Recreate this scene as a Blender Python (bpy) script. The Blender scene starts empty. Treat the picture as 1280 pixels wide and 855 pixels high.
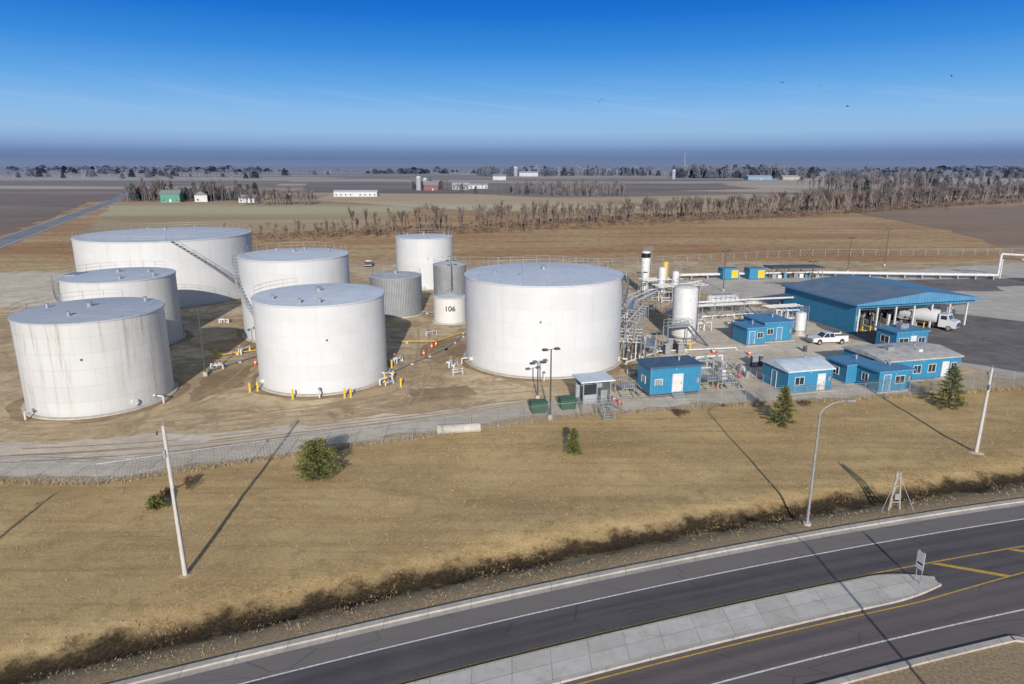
import bpy, math, random, bmesh
from mathutils import Vector, Matrix, noise
from mathutils.geometry import tessellate_polygon
R=random.Random(7)
rad=math.radians
def lin(r,g,b):
    f=lambda c:(c/255/12.92) if c<=10 else ((c/255+.055)/1.055)**2.4
    return (f(r),f(g),f(b),1)
SC=bpy.context.scene
COL=SC.collection
# ------------------------------------------------------------------ materials
class G:
    def __init__(s,mat):
        s.t=mat.node_tree; s.n=s.t.nodes; s.l=s.t.links
    def N(s,typ,**kw):
        n=s.n.new(typ)
        for k,v in kw.items(): setattr(n,k,v)
        return n
    def set(s,inp,v):
        if isinstance(v,bpy.types.NodeSocket): s.l.new(v,inp)
        else: inp.default_value=v
    def math(s,op,a,b=0.0,c=None):
        n=s.N('ShaderNodeMath',operation=op); s.set(n.inputs[0],a); s.set(n.inputs[1],b)
        if c is not None: s.set(n.inputs[2],c)
        return n.outputs[0]
    def mix(s,f,a,b,mode='MIX'):
        n=s.N('ShaderNodeMix',data_type='RGBA',blend_type=mode); s.set(n.inputs[0],f); s.set(n.inputs[6],a); s.set(n.inputs[7],b)
        return n.outputs[2]
    def mapr(s,v,a,b,c=0.0,d=1.0,smooth=False):
        n=s.N('ShaderNodeMapRange'); n.interpolation_type='SMOOTHSTEP' if smooth else 'LINEAR'
        s.set(n.inputs[0],v)
        for i,x in enumerate((a,b,c,d)): s.set(n.inputs[i+1],x)
        return n.outputs[0]
    def noise(s,vec,scale,detail=5,rough=.6,dist=0):
        n=s.N('ShaderNodeTexNoise'); s.l.new(vec,n.inputs['Vector']); n.inputs['Scale'].default_value=scale
        n.inputs['Detail'].default_value=detail; n.inputs['Roughness'].default_value=rough; n.inputs['Distortion'].default_value=dist
        return n.outputs[0]
    def mapping(s,vec,rot=0,scale=(1,1,1)):
        n=s.N('ShaderNodeMapping'); s.l.new(vec,n.inputs[0]); n.inputs['Rotation'].default_value=(0,0,rot); n.inputs['Scale'].default_value=scale
        return n.outputs[0]
    def sep(s,vec):
        n=s.N('ShaderNodeSeparateXYZ'); s.l.new(vec,n.inputs[0]); return n.outputs
    def comb(s,x,y,z=0.0):
        n=s.N('ShaderNodeCombineXYZ'); s.set(n.inputs[0],x); s.set(n.inputs[1],y); s.set(n.inputs[2],z); return n.outputs[0]
    def pos(s): return s.N('ShaderNodeNewGeometry').outputs['Position']
    def obj(s): return s.N('ShaderNodeTexCoord').outputs['Object']
    def haze(s,col,dist=3000.,hc=(.21,.25,.35,1)):  # aerial haze painted into base colour: blue-grey tint grows with distance from origin
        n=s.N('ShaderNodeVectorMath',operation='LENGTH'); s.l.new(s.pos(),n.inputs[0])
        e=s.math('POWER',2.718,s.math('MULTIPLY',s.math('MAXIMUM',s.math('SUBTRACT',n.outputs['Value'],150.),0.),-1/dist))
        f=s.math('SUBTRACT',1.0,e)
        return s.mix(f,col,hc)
    def out(s,col,rough=.8,bump=None,bstr=.3,bdist=.05,metal=0,spec=.3):
        b=s.N('ShaderNodeBsdfPrincipled'); s.set(b.inputs['Base Color'],col); s.set(b.inputs['Roughness'],rough)
        s.set(b.inputs['Metallic'],metal); b.inputs['Specular IOR Level'].default_value=spec
        if bump is not None:
            n=s.N('ShaderNodeBump'); n.inputs['Strength'].default_value=bstr; n.inputs['Distance'].default_value=bdist
            s.l.new(bump,n.inputs['Height']); s.l.new(n.outputs[0],b.inputs['Normal'])
        o=s.N('ShaderNodeOutputMaterial'); s.l.new(b.outputs[0],o.inputs[0])
def newmat(name):
    m=bpy.data.materials.new(name); m.use_nodes=True; m.node_tree.nodes.clear(); return m,G(m)
def M(name,c1,c2=None,scale=1.,rough=.7,bump=0,stretch=(1,1,1),metal=0,haze=False,spec=.3,world=False,rib=0,hd=3000.):
    m,g=newmat(name)
    c1=tuple(c1[:3])+(1,); c2=c1 if c2 is None else tuple(c2[:3])+(1,)
    if c2==c1: c2=tuple(x*.8 for x in c1[:3])+(1,)
    v=g.mapping(g.pos() if world else g.obj(),0,stretch)
    nz=g.noise(v,scale); f=g.mapr(nz,.35,.65)
    col=g.mix(f,c1,c2); bp=nz if bump else None
    if rib:
        o=g.sep(g.obj()); w=g.math('SINE',g.math('MULTIPLY',g.math('ADD',o[0],o[1]),6.283/rib))
        w=g.mapr(w,.55,.95); col=g.mix(g.math('MULTIPLY',w,.35),col,(c1[0]*.4,c1[1]*.4,c1[2]*.45,1)); bp=w; bump=.3
    if haze: col=g.haze(col,hd)
    g.out(col,rough,bp,bump,.03,metal,spec); return m
# ------------------------------------------------------------------ mesh builder
class MB:
    def __init__(s,mats): s.v=[];s.f=[];s.m=[];s.mats=mats if isinstance(mats,(list,tuple)) else [mats]
    def add(s,vs,fs,m=0):
        o=len(s.v); s.v.extend([tuple(x) for x in vs]); s.f.extend([tuple(i+o for i in f) for f in fs]); s.m.extend([m]*len(fs))
    def box(s,x0,x1,y0,y1,z0,z1,m=0,T=None):
        vs=[(x,y,z) for z in (z0,z1) for (x,y) in ((x0,y0),(x1,y0),(x1,y1),(x0,y1))]
        if T is not None: vs=[T@Vector(v) for v in vs]
        s.add(vs,[(3,2,1,0),(4,5,6,7),(0,1,5,4),(1,2,6,5),(2,3,7,6),(3,0,4,7)],m)
    def tube(s,p,q,r,n=6,m=0,r2=None,cap=True):
        p=Vector(p);q=Vector(q);d=(q-p)
        if d.length<1e-6:return
        d.normalize(); a=d.orthogonal().normalized(); b=d.cross(a); r2=r if r2 is None else r2
        vs=[];
        for c,rr in((p,r),(q,r2)):
            for i in range(n):
                t=2*math.pi*i/n; vs.append(c+a*math.cos(t)*rr+b*math.sin(t)*rr)
        fs=[(i,(i+1)%n,n+(i+1)%n,n+i) for i in range(n)]
        if cap: fs+= [tuple(range(n))[::-1],tuple(range(n,2*n))]
        s.add(vs,fs,m)
    def path(s,pts,r,n=6,m=0):
        for a,b in zip(pts,pts[1:]): s.tube(a,b,r,n,m)
    def lathe(s,prof,n=48,m=0,T=None):
        vs=[]
        for (r,z) in prof:
            for i in range(n):
                t=2*math.pi*i/n; vs.append(Vector((r*math.cos(t),r*math.sin(t),z)))
        if T is not None: vs=[T@v for v in vs]
        fs=[]
        for k in range(len(prof)-1):
            for i in range(n): fs.append((k*n+i,k*n+(i+1)%n,(k+1)*n+(i+1)%n,(k+1)*n+i))
        fs.append(tuple(range(n))[::-1]); fs.append(tuple(range((len(prof)-1)*n,len(prof)*n)))
        s.add(vs,fs,m)
    def prism(s,pts,y0,y1,m=0,T=None):
        n=len(pts); vs=[Vector((x,y0,z)) for x,z in pts]+[Vector((x,y1,z)) for x,z in pts]
        if T is not None: vs=[T@v for v in vs]
        fs=[tuple(range(n)),tuple(range(n,2*n))[::-1]]+[((i+1)%n,i,n+i,n+(i+1)%n) for i in range(n)]
        s.add(vs,fs,m)
    def make(s,name,smooth=True):
        me=bpy.data.meshes.new(name); me.from_pydata(s.v,[],s.f)
        for x in s.mats: me.materials.append(x)
        me.polygons.foreach_set('material_index',s.m)
        if smooth:
            me.polygons.foreach_set('use_smooth',[True]*len(s.f)); me.set_sharp_from_angle(angle=rad(32))
        me.update(); o=bpy.data.objects.new(name,me); COL.objects.link(o); return o
class Thing:
    def __init__(s,name,loc=(0,0,0),rot=0,scale=1):
        e=bpy.data.objects.new(name,None); COL.objects.link(e); e.location=loc if len(loc)==3 else (loc[0],loc[1],0); e.rotation_euler=(0,0,rad(rot)); e.scale=(scale,)*3
        e.empty_display_size=.5; s.e=e; s.p={}
    def part(s,name,mats):
        if name not in s.p: s.p[name]=MB(mats)
        return s.p[name]
    def done(s,smooth=True):
        for k,mb in s.p.items():
            if mb.f: o=mb.make(k,smooth); o.parent=s.e
        return s.e
def TR(x,y,z,rz=0,rx=0,ry=0): return Matrix.Translation((x,y,z))@Matrix.Rotation(rad(rz),4,'Z')@Matrix.Rotation(rad(ry),4,'Y')@Matrix.Rotation(rad(rx),4,'X')
# ------------------------------------------------------------------ world, sun, camera
ELEV=20.5; AZ=-2.0
w=bpy.data.worlds.new("World"); SC.world=w; w.use_nodes=True
nt=w.node_tree; nt.nodes.clear(); g=G(w)
sky=g.N('ShaderNodeTexSky',sky_type='NISHITA'); sky.sun_disc=False; sky.sun_elevation=rad(ELEV); sky.sun_rotation=rad(180-AZ); sky.air_density=1.0; sky.dust_density=.6
tc=g.N('ShaderNodeTexCoord').outputs['Generated']; z=g.sep(tc)[2]
el=g.mapr(z,0.,.30)
cr=g.N('ShaderNodeValToRGB'); g.l.new(el,cr.inputs[0]); cr.color_ramp.interpolation='LINEAR'
stops=[(0,(112,128,160)),(.035,(101,122,162)),(.062,(108,134,178)),(.10,(134,166,208)),(.15,(150,187,224)),(.23,(138,186,232)),(.35,(102,168,230)),(.50,(60,140,221)),(.64,(32,116,209)),(.8,(15,94,192)),(1,(8,74,168))]
E=cr.color_ramp.elements
for i,(p,c) in enumerate(stops):
    e=E[i] if i<2 else E.new(p); e.position=p; e.color=lin(*c)
sx=g.sep(tc); az=g.math('ARCTAN2',sx[0],sx[1])
cn=g.noise(g.comb(g.math('MULTIPLY',az,3.0),g.math('MULTIPLY',g.math('ADD',z,g.math('MULTIPLY',az,.12)),60.0)),1.0,4,.6)
cl=g.math('MULTIPLY',g.mapr(cn,.5,.85),g.mapr(g.math('ABSOLUTE',g.math('SUBTRACT',z,.085)),.035,.0))
colsky=g.mix(g.math('MULTIPLY',cl,.35),cr.outputs[0],lin(196,216,240))
hz=g.noise(g.comb(g.math('MULTIPLY',az,1.2),g.math('MULTIPLY',z,90.0)),1.0,4,.55)
colsky=g.mix(g.math('MULTIPLY',g.math('MULTIPLY',g.mapr(hz,.4,.65),g.mapr(z,.05,.01)),.25),colsky,lin(134,142,170))
sc10=g.N('ShaderNodeVectorMath',operation='SCALE'); g.l.new(colsky,sc10.inputs[0]); sc10.inputs['Scale'].default_value=10
sc9=g.N('ShaderNodeVectorMath',operation='SCALE'); g.l.new(sky.outputs[0],sc9.inputs[0]); sc9.inputs['Scale'].default_value=1.4
fin=g.mix(g.mapr(z,.24,.5),sc10.outputs[0],sc9.outputs[0])
bg=g.N('ShaderNodeBackground'); g.l.new(fin,bg.inputs[0]); bg.inputs[1].default_value=.1
o=g.N('ShaderNodeOutputWorld'); g.l.new(bg.outputs[0],o.inputs[0])
sd=bpy.data.lights.new('sun','SUN'); sd.energy=5.0; sd.angle=rad(.5); sd.color=(1,.95,.87)
so=bpy.data.objects.new('sun',sd); COL.objects.link(so)
d=Vector((math.sin(rad(AZ))*math.cos(rad(ELEV)),math.cos(rad(AZ))*math.cos(rad(ELEV)),-math.sin(rad(ELEV))))
so.rotation_euler=d.to_track_quat('-Z','Y').to_euler(); so.location=(0,-50,80)
cd=bpy.data.cameras.new('camera'); cd.lens=24; cd.sensor_width=36; cd.clip_end=120000; cd.clip_start=.5
co=bpy.data.objects.new('camera',cd); COL.objects.link(co); co.location=(0,0,27); co.rotation_euler=(rad(90-14.45),0,0); SC.camera=co
SC.view_settings.view_transform='Standard'; SC.view_settings.look='None'; SC.view_settings.exposure=0
# ------------------------------------------------------------------ road geometry function
def Bx(x):
    if x<-40: return Bx(-40)+(x+40)*.40
    if x>70: return Bx(70)+(x-70)*.20
    t=x-11.4; return 40.4+.3265*t-.00136*t*t
# ------------------------------------------------------------------ ground
gm,g=newmat('dry_grass_ground')
P=g.pos(); s3=g.sep(P); X,Y=s3[0],s3[1]
t=g.math('SUBTRACT',X,11.4)
B=g.math('ADD',g.math('ADD',40.4,g.math('MULTIPLY',t,.3265)),g.math('MULTIPLY',g.math('MULTIPLY',t,t),-.00136))
off=g.math('SUBTRACT',Y,B)
n1=g.noise(P,.09,5,.6,.5); n2=g.noise(P,.7,6,.68); n3=g.noise(P,5.,6,.78); n4=g.noise(g.mapping(P,rad(-15),(.03,1.0,1)),1.,5,.7)
n5=g.noise(P,20.,4,.85); n6=g.noise(g.mapping(P,rad(-15),(.15,.5,1)),.5,6,.7,1.)
c=g.mix(g.mapr(n1,.38,.62),(.64,.445,.205,1),(.49,.325,.145,1))
c=g.mix(g.math('MULTIPLY',g.mapr(n4,.46,.60),.5),c,(.36,.235,.105,1))
c=g.mix(g.math('MULTIPLY',g.mapr(n6,.53,.68),.6),c,(.31,.195,.085,1))
c=g.mix(g.math('MULTIPLY',g.mapr(n6,.44,.32),.5),c,(.72,.54,.31,1))
c=g.mix(g.math('MULTIPLY',g.mapr(n2,.5,.72),.6),c,(.28,.19,.085,1))
c=g.mix(g.math('MULTIPLY',g.mapr(n3,.45,.7),.6),c,(.80,.62,.38,1))
c=g.mix(g.math('MULTIPLY',g.mapr(n5,.50,.62),.7),c,(.19,.125,.055,1))
gr=g.math('MULTIPLY',g.mapr(g.math('ABSOLUTE',g.math('SUBTRACT',off,10.)),4.,0.),g.mapr(n2,.5,.62)); c=g.mix(g.math('MULTIPLY',gr,.3),c,(.24,.22,.07,1))
vn=g.math('ADD',off,g.math('MULTIPLY',g.math('SUBTRACT',n2,.5),4.)); ver=g.mapr(vn,6.6,4.8)
vc=g.mix(g.mapr(n3,.4,.62),(.44,.34,.225,1),(.20,.145,.09,1)); c=g.mix(g.math('MULTIPLY',ver,.8),c,vc)
dd=g.math('ABSOLUTE',g.math('ADD',g.math('SUBTRACT',off,6.9),g.math('MULTIPLY',g.math('SUBTRACT',g.noise(P,.35,6,.75),.5),5.)))
wet=g.mapr(dd,1.8,.4,0,1,True); wet=g.math('MULTIPLY',wet,g.mapr(g.math('ADD',n1,g.math('MULTIPLY',n3,.3)),.42,.55))
mud=g.mix(g.mapr(n3,.42,.62),(.020,.015,.010,1),(.075,.052,.031,1)); c=g.mix(g.math('MULTIPLY',wet,.96),c,mud)
m1=g.noise(g.mapping(P,rad(-6),(.25,1,1)),.035,6,.65); mm=g.mix(g.mapr(m1,.38,.62),(.42,.235,.11,1),(.56,.40,.21,1))
mm=g.mix(g.math('MULTIPLY',g.mapr(g.noise(P,.35,6,.75),.47,.64),.65),mm,(.20,.115,.055,1))
mm=g.mix(g.math('MULTIPLY',g.mapr(g.noise(g.mapping(P,rad(-8),(.12,1,1)),.12,5,.7),.5,.62),.5),mm,(.30,.15,.07,1))
c=g.mix(g.mapr(g.math('ADD',Y,g.math('MULTIPLY',n1,20.)),170.,215.),c,mm)
f1=g.noise(g.mapping(P,rad(-5),(.25,1,1)),.004,3,.5); ff=g.mix(g.mapr(f1,.47,.53),(.50,.39,.25,1),(.24,.18,.13,1))
c=g.mix(g.mapr(Y,560.,620.),c,ff)
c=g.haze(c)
g.out(c,.95,g.math('ADD',n3,g.math('MULTIPLY',n5,.5)),.7,.12,0,.1)
xs=[-30000,-12000,-6000,-3000,-1500,-900,-600,-400,-300,-220,-170]+[-140+1.4*i for i in range(201)]+[170,220,300,400,600,900,1500,3000,6000,12000,30000]
ys=[-300,-100,-40]+[-10+.75*i for i in range(134)]+[92+4*i for i in range(30)]+[220,260,320,400,500,650,850,1200,2000,3500,6000,12000,25000,60000]
FR=[(-200,48),(-80,52),(-45.5,55.6),(-36,55.3),(-18,62.5),(4.5,71.2),(24,75.3),(45,78.3),(66,82),(100,90),(200,112)]
def front_y(x):
    for (a,b),(c_,d_) in zip(FR,FR[1:]):
        if a<=x<=c_: return b+(d_-b)*(x-a)/(c_-a)
    return 60
def gh(x,y):
    if abs(x)>141 or y<0 or y>91: return -.0
    o=y-Bx(x); h=-.75*math.exp(-((o-6.7)/1.7)**2)
    k=max(0,min(1,(o-9)/4))*max(0,min(1,(Bx(x)+60-y)/30))
    fr=front_y(x)
    k*=max(0,min(1,(fr-1-y)/3))
    h+=k*(.25*noise.noise(Vector((x*.08,y*.12,0)))+.10*noise.noise(Vector((x*.5,y*.6,3))))
    if 3<o<12: h+=.10*noise.noise(Vector((x*.9,y*.9,7)))*min(1,(o-3)/1.0)
    return h
vs=[(x,y,gh(x,y)) for y in ys for x in xs]; nx=len(xs)
fs=[(j*nx+i,j*nx+i+1,(j+1)*nx+i+1,(j+1)*nx+i) for j in range(len(ys)-1) for i in range(nx-1)]
mb=MB(gm); mb.add(vs,fs); mb.make('ground')
def sheet(name,pts,z,mat,jit=0,step=2.):
    P2=[]
    n=len(pts)
    for i in range(n):
        a=Vector(pts[i]);b=Vector(pts[(i+1)%n]); L=(b-a).length; k=max(1,int(L/step)) if jit else 1
        nn=Vector((-(b-a).y,(b-a).x)).normalized()
        for j in range(k):
            p=a+(b-a)*j/k; q=jit*(noise.noise(Vector((p.x*.25/max(1,step*.4),p.y*.25/max(1,step*.4),z)))*1.3+noise.noise(Vector((p.x/step,p.y/step,5)))*.6) if jit else 0
            P2.append(p+nn*q)
    tri=tessellate_polygon([[Vector((p.x,p.y,0)) for p in P2]])
    mb=MB(mat); mb.add([(p.x,p.y,z) for p in P2],[tuple(t) for t in tri])
    me=mb.make(name,False)
    bm=bmesh.new(); bm.from_mesh(me.data)
    for f in bm.faces:
        f.normal_update()
        if f.normal.z<0: f.normal_flip()
    bm.to_mesh(me.data); bm.free()
    return me
def surf(name,ca,cb,cc,s1=.08,s2=.8,s3=7,rot=14,streak=.3,rough=.95,patch=.6):
    m,g=newmat(name); P=g.pos()
    a=g.noise(P,s1,6,.65,.6); b=g.noise(P,s2,6,.7); d_=g.noise(P,s3,5,.8); st=g.noise(g.mapping(P,rad(-rot),(.04,.9,1)),1.,4,.65)
    a2=g.noise(P,s1*2.6,6,.7,1.5); a3=g.noise(g.mapping(P,.6,(.4,1.2,1)),s1*5,5,.7,1.)
    c=g.mix(g.mapr(a,.42,.56),ca,cb); c=g.mix(g.math('MULTIPLY',g.mapr(b,.48,.64),.6),c,cc); c=g.mix(g.math('MULTIPLY',g.mapr(a2,.50,.60),patch),c,cc)
    c=g.mix(g.math('MULTIPLY',g.mapr(a3,.44,.34),patch*.8),c,tuple(min(.85,x*1.2) for x in ca[:3])+(1,))
    c=g.mix(g.math('MULTIPLY',g.mapr(st,.5,.62),streak),c,tuple(x*.55 for x in ca[:3])+(1,))
    c=g.mix(g.math('MULTIPLY',g.mapr(d_,.45,.7),.4),c,tuple(min(.9,x*1.3) for x in ca[:3])+(1,))
    c=g.mix(g.math('MULTIPLY',g.mapr(d_,.5,.3),.45),c,tuple(x*.42 for x in ca[:3])+(1,))
    g.out(c,rough,g.math('ADD',d_,b),.5,.08,0,.2); return m
dirt=surf('yard_dirt',(.60,.46,.29,1),(.43,.31,.18,1),(.24,.165,.095,1),.07,.5,patch=.75)
stain=surf('damp_dirt',(.40,.29,.17,1),(.28,.195,.11,1),(.18,.125,.07,1),.15,.7)
gravel=surf('gravel',(.68,.59,.47,1),(.58,.49,.37,1),(.42,.34,.25,1),.1,.6,9,streak=.45,patch=.5)
conc=surf('concrete_yard',(.55,.50,.43,1),(.46,.41,.35,1),(.36,.32,.27,1),.06,.3,5,patch=.35)
asph=surf('asphalt_drive',(.18,.165,.16,1),(.125,.115,.11,1),(.25,.23,.21,1),.07,.3,5,patch=.3)
sheet('yard',[(x,y) for x,y in FR if x<=100]+[(130,110),(150,150),(150,198),(47,200),(0,204),(-36,196),(-77,205),(-115,182),(-200,176)],.012,dirt,1.0,3)
gp=[(-200,49),(-80,53),(-45.5,56.4),(-36,56.2),(-18,63.4),(4.5,72),(24,76.2),(45,79.2)]
sheet('gravel_road',gp+[(46,86),(30,85),(24,82),(12,80),(-4,75),(-18,70.5),(-34,66),(-50,64),(-80,63),(-200,60)],.028,gravel,1.0,1.3)
sheet('gravel_path',[(-200,120),(-110,128),(-84,138),(-90,160),(-115,178),(-200,172)],.02,gravel,1.2,3)
sheet('gravel_path',[(24,86),(58,86),(70,104),(58,108),(54,128),(42,133),(30,124),(22,100)],.018,gravel,1.5,3)
sheet('concrete_yard',[(54,108),(66,86),(100,92),(130,110),(150,150),(150,196),(85,176),(47,168),(42,150),(52,136)],.034,conc,.5,2)
sheet('asphalt_drive',[(60,97.5),(70,87),(112,98),(118,112),(96,116),(84,126),(92,148),(84,150),(56,140),(52,132),(54,108)],.04,asph,.6,2)
sheet('asphalt_drive',[(66,150),(110,150),(112,156),(140,160),(140,170),(62,162)],.04,asph,.6,2)
sheet('grass_island',[(88,112),(100,116),(112,126),(106,128),(92,119)],.046,gm,.4,1.5)
for k,(x,y,r) in enumerate(((-49.5,78.4,7.8),(-61.4,105.8,8),(-73.9,146.8,17.1),(-35.8,112.1,8.7),(-24.9,86.9,8.2),(4.5,96.8,11.2),(-20.2,157.7,6.5))):
    sheet('damp_soil',[((r+1.5+.5*math.sin(k+i))*math.cos(i*math.pi/12)+x,(r+1.3+.6*math.sin(k*2+i*1.7))*math.sin(i*math.pi/12)+y) for i in range(24)],.022,stain,.5,1.)
for k,pp in enumerate(([(-10,92),(-6,99),(-9,108),(-14,104),(-13,96)],[(-38,76),(-34,82),(-36,92),(-41,88)],[(16,84),(22,88),(20,93),(15,89)],[(-12,76),(-4,79),(-6,83),(-13,81)],[(-45,98),(-38,100),(-42,108),(-50,104)])):
    sheet('damp_soil',pp,.0205+.0008*k,stain,.9,.9)
# tyre tracks
trk=M('tyre_track_soil',(.30,.215,.13),(.44,.33,.21),.9,.95,world=True); mb=MB(trk)
def crm(p,n=14):
    out=[]; q=[p[0]]+list(p)+[p[-1]]
    for i in range(1,len(q)-2):
        a,b,c_,d_=[Vector(v) for v in q[i-1:i+3]]
        for j in range(n):
            t=j/n; out.append(.5*((2*b)+(c_-a)*t+(2*a-5*b+4*c_-d_)*t*t+(3*b-a-3*c_+d_)*t**3))
    return out
zi=.031
for path in([(-90,66),(-55,68),(-40,72),(-36,84),(-38,100),(-45,125)],[(-34,69),(-14,74),(-12.5,88),(-14,105),(-16,118)],[(-30,70),(-12,77),(2,81),(14,83),(17.5,92)],[(-60,66),(-36,69.5),(-14.5,79),(-11,93),(-26,100),(-40,108)],
            [(-100,57),(-45,60.5),(-20,67.5),(4,76),(22,80)],[(-100,58.5),(-45,62),(-20,68.4),(4,77.2),(26,82.5)],[(-100,70),(-70,90),(-50,93),(-40,95),(-25,99),(-8,103)],[(-60,124),(-50,120),(-20,118),(-4,116),(8,113)]):
    cv=crm(path)
    for of in(-.85,.85):
        zi+=.0006; L=[];Rr=[]
        for i,p in enumerate(cv):
            d_=(cv[min(i+1,len(cv)-1)]-cv[max(i-1,0)]).normalized(); nn=Vector((-d_.y,d_.x)); wd=.15*(.7+.8*abs(noise.noise(Vector((p.x*.4,p.y*.4,of))))); L.append(p+nn*(of-wd)); Rr.append(p+nn*(of+wd))
        for i in range(len(cv)-1):
            if noise.noise(Vector((cv[i].x*.15,cv[i].y*.15,of*2)))<-.22: continue
            mb.add([(L[i].x,L[i].y,zi),(L[i+1].x,L[i+1].y,zi),(Rr[i+1].x,Rr[i+1].y,zi),(Rr[i].x,Rr[i].y,zi)],[(3,2,1,0)])
mb.make('tyre_tracks',False)
# --- road
am,g=newmat('road_asphalt'); P=g.pos(); s3=g.sep(P)
t=g.math('SUBTRACT',s3[0],11.4); B=g.math('ADD',g.math('ADD',40.4,g.math('MULTIPLY',t,.3265)),g.math('MULTIPLY',g.math('MULTIPLY',t,t),-.00136)); off=g.math('SUBTRACT',s3[1],B)
along_=g.comb(g.math('MULTIPLY',s3[0],.03),off); st=g.noise(along_,1.6,4,.6); fine=g.noise(P,14.,5,.8); big=g.noise(P,.25,5,.6)
c=g.mix(g.mapr(st,.4,.6),(.068,.060,.062,1),(.10,.088,.088,1)); c=g.mix(g.math('MULTIPLY',g.mapr(big,.4,.6),.4),c,(.125,.11,.108,1))
c=g.mix(g.math('MULTIPLY',g.mapr(fine,.5,.75),.55),c,(.23,.205,.195,1))
c=g.mix(g.math('MULTIPLY',g.mapr(off,-.15,.2),.6),c,(.24,.205,.185,1))
c=g.mix(g.math('MULTIPLY',g.mapr(off,-6.2,-6.6),.45),c,(.19,.15,.135,1))
for cc_ in(-1.0,-2.5,-7.4,-8.7):
    c=g.mix(g.math('MULTIPLY',g.mapr(g.math('ABSOLUTE',g.math('SUBTRACT',off,cc_)),.45,.1),.28),c,(.055,.048,.05,1))
wv=g.N('ShaderNodeTexVoronoi',feature='DISTANCE_TO_EDGE'); g.l.new(g.mapping(P,rad(-18),(.12,.5,1)),wv.inputs['Vector']); wv.inputs['Scale'].default_value=1.1
c=g.mix(g.mapr(wv.outputs[0],.010,.0,0,.5),c,(.03,.027,.027,1))
g.out(c,.85,fine,.35,.02,0,.3)
def strip(name,o0,o1,z,mat,x0=-110,x1=190,st=1.5,th=0):
    n=max(2,int((x1-x0)/st)); mb=MB(mat); A=[];
    for i in range(n+1):
        x=x0+(x1-x0)*i/n
        a=o0(x) if callable(o0) else o0; b=o1(x) if callable(o1) else o1
        A.append((x,Bx(x)+a,Bx(x)+b))
    vs=[(x,a,z) for x,a,b in A]+[(x,b,z) for x,a,b in A]; k=n+1
    fs=[(i,i+1,k+i+1,k+i) for i in range(n)]
    mb.add(vs,fs)
    if th:
        for sgn,idx in((0,1),(1,2)):
            v2=[(p[0],p[idx],z) for p in A]+[(p[0],p[idx],z-th) for p in A]
            mb.add(v2,[(i,k+i,k+i+1,i+1) if sgn==0 else (i,i+1,k+i+1,k+i) for i in range(n)])
        for i in(0,n): x,a,b=A[i]; mb.add([(x,a,z),(x,b,z),(x,b,z-th),(x,a,z-th)],[(0,1,2,3)])
    return mb.make(name,False)
strip('road',-11.1,2.3,.006,am)
cm,g=newmat('kerb_concrete'); P=g.pos(); o3=g.sep(P); n=g.noise(P,2.5,6,.7); n2=g.noise(P,.3,4)
c=g.mix(g.mapr(n,.35,.65),(.50,.45,.39,1),(.38,.34,.295,1)); c=g.mix(g.math('MULTIPLY',g.mapr(n2,.45,.6),.5),c,(.29,.26,.225,1))
jx=g.math('ABSOLUTE',g.math('SUBTRACT',g.math('FRACT',g.math('DIVIDE',o3[0],2.6)),.5)); c=g.mix(g.mapr(jx,.492,.498),c,(.12,.11,.10,1)); g.out(c,.9,n,.2,.02)
medm,g=newmat('median_concrete'); P=g.pos(); o3=g.sep(P); n=g.noise(P,1.6,6,.7); n2=g.noise(P,.35,4)
br=g.N('ShaderNodeTexBrick')
t=g.math('SUBTRACT',o3[0],11.4); B=g.math('ADD',g.math('ADD',40.4,g.math('MULTIPLY',t,.3265)),g.math('MULTIPLY',g.math('MULTIPLY',t,t),-.00136)); off=g.math('SUBTRACT',o3[1],B)
g.l.new(g.comb(o3[0],g.math('ADD',off,4.9+1.25*2)),br.inputs['Vector']); br.offset=0; br.inputs['Scale'].default_value=1; br.inputs['Brick Width'].default_value=2.2; br.inputs['Row Height'].default_value=1.25; br.inputs['Mortar Size'].default_value=.02
br.inputs['Color1'].default_value=(.56,.52,.46,1); br.inputs['Color2'].default_value=(.45,.41,.36,1); br.inputs['Mortar'].default_value=(.2,.18,.16,1)
c=g.mix(g.math('MULTIPLY',g.mapr(n,.4,.65),.45),br.outputs[0],(.36,.33,.29,1)); c=g.mix(g.math('MULTIPLY',g.mapr(n2,.45,.62),.35),c,(.60,.56,.50,1))
c=g.mix(g.math('MULTIPLY',g.mapr(g.noise(P,.9,6,.75,1.),.55,.66),.4),c,(.24,.21,.18,1)); g.out(c,.9,n,.2,.02)
strip('kerb',2.3,2.72,.13,cm,th=.15)
strip('gutter_pavement',1.85,2.29,.012,cm)
def tap(a,b,x): return a if x<24 else a+(b-a)*min(1,((x-24)/4.4)**2)
strip('traffic_median',lambda x:tap(-6.25,-5.6,x),lambda x:tap(-3.75,-5.0,x),.15,medm,-110,28.4,.5,th=.15)
strip('median_kerb',lambda x:tap(-6.42,-5.75,x),lambda x:tap(-6.25,-5.6,x),.154,cm,-110,28.5,.5,th=.15)
strip('median_kerb',lambda x:tap(-3.75,-5.0,x),lambda x:tap(-3.58,-4.85,x),.154,cm,-110,28.5,.5,th=.15)
strip('kerb',-11.5,-11.1,.13,cm,-110,29.5,th=.15)
mb=MB(cm)
for i in range(8):
    a=math.pi/2-i*math.pi/14; b=math.pi/2-(i+1)*math.pi/14; cx,cy=29.4,Bx(29.5)-13.1
    q=[(cx+r*math.cos(t),cy+r*math.sin(t)) for t in(a,b) for r in(1.6,2.0)]
    mb.add([(x,y,.13) for x,y in q]+[(x,y,-.02) for x,y in q],[(0,1,3,2),(4,5,1,0),(2,3,7,6),(0,2,6,4),(1,5,7,3)])
mb.make('kerb_end',False)
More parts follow.
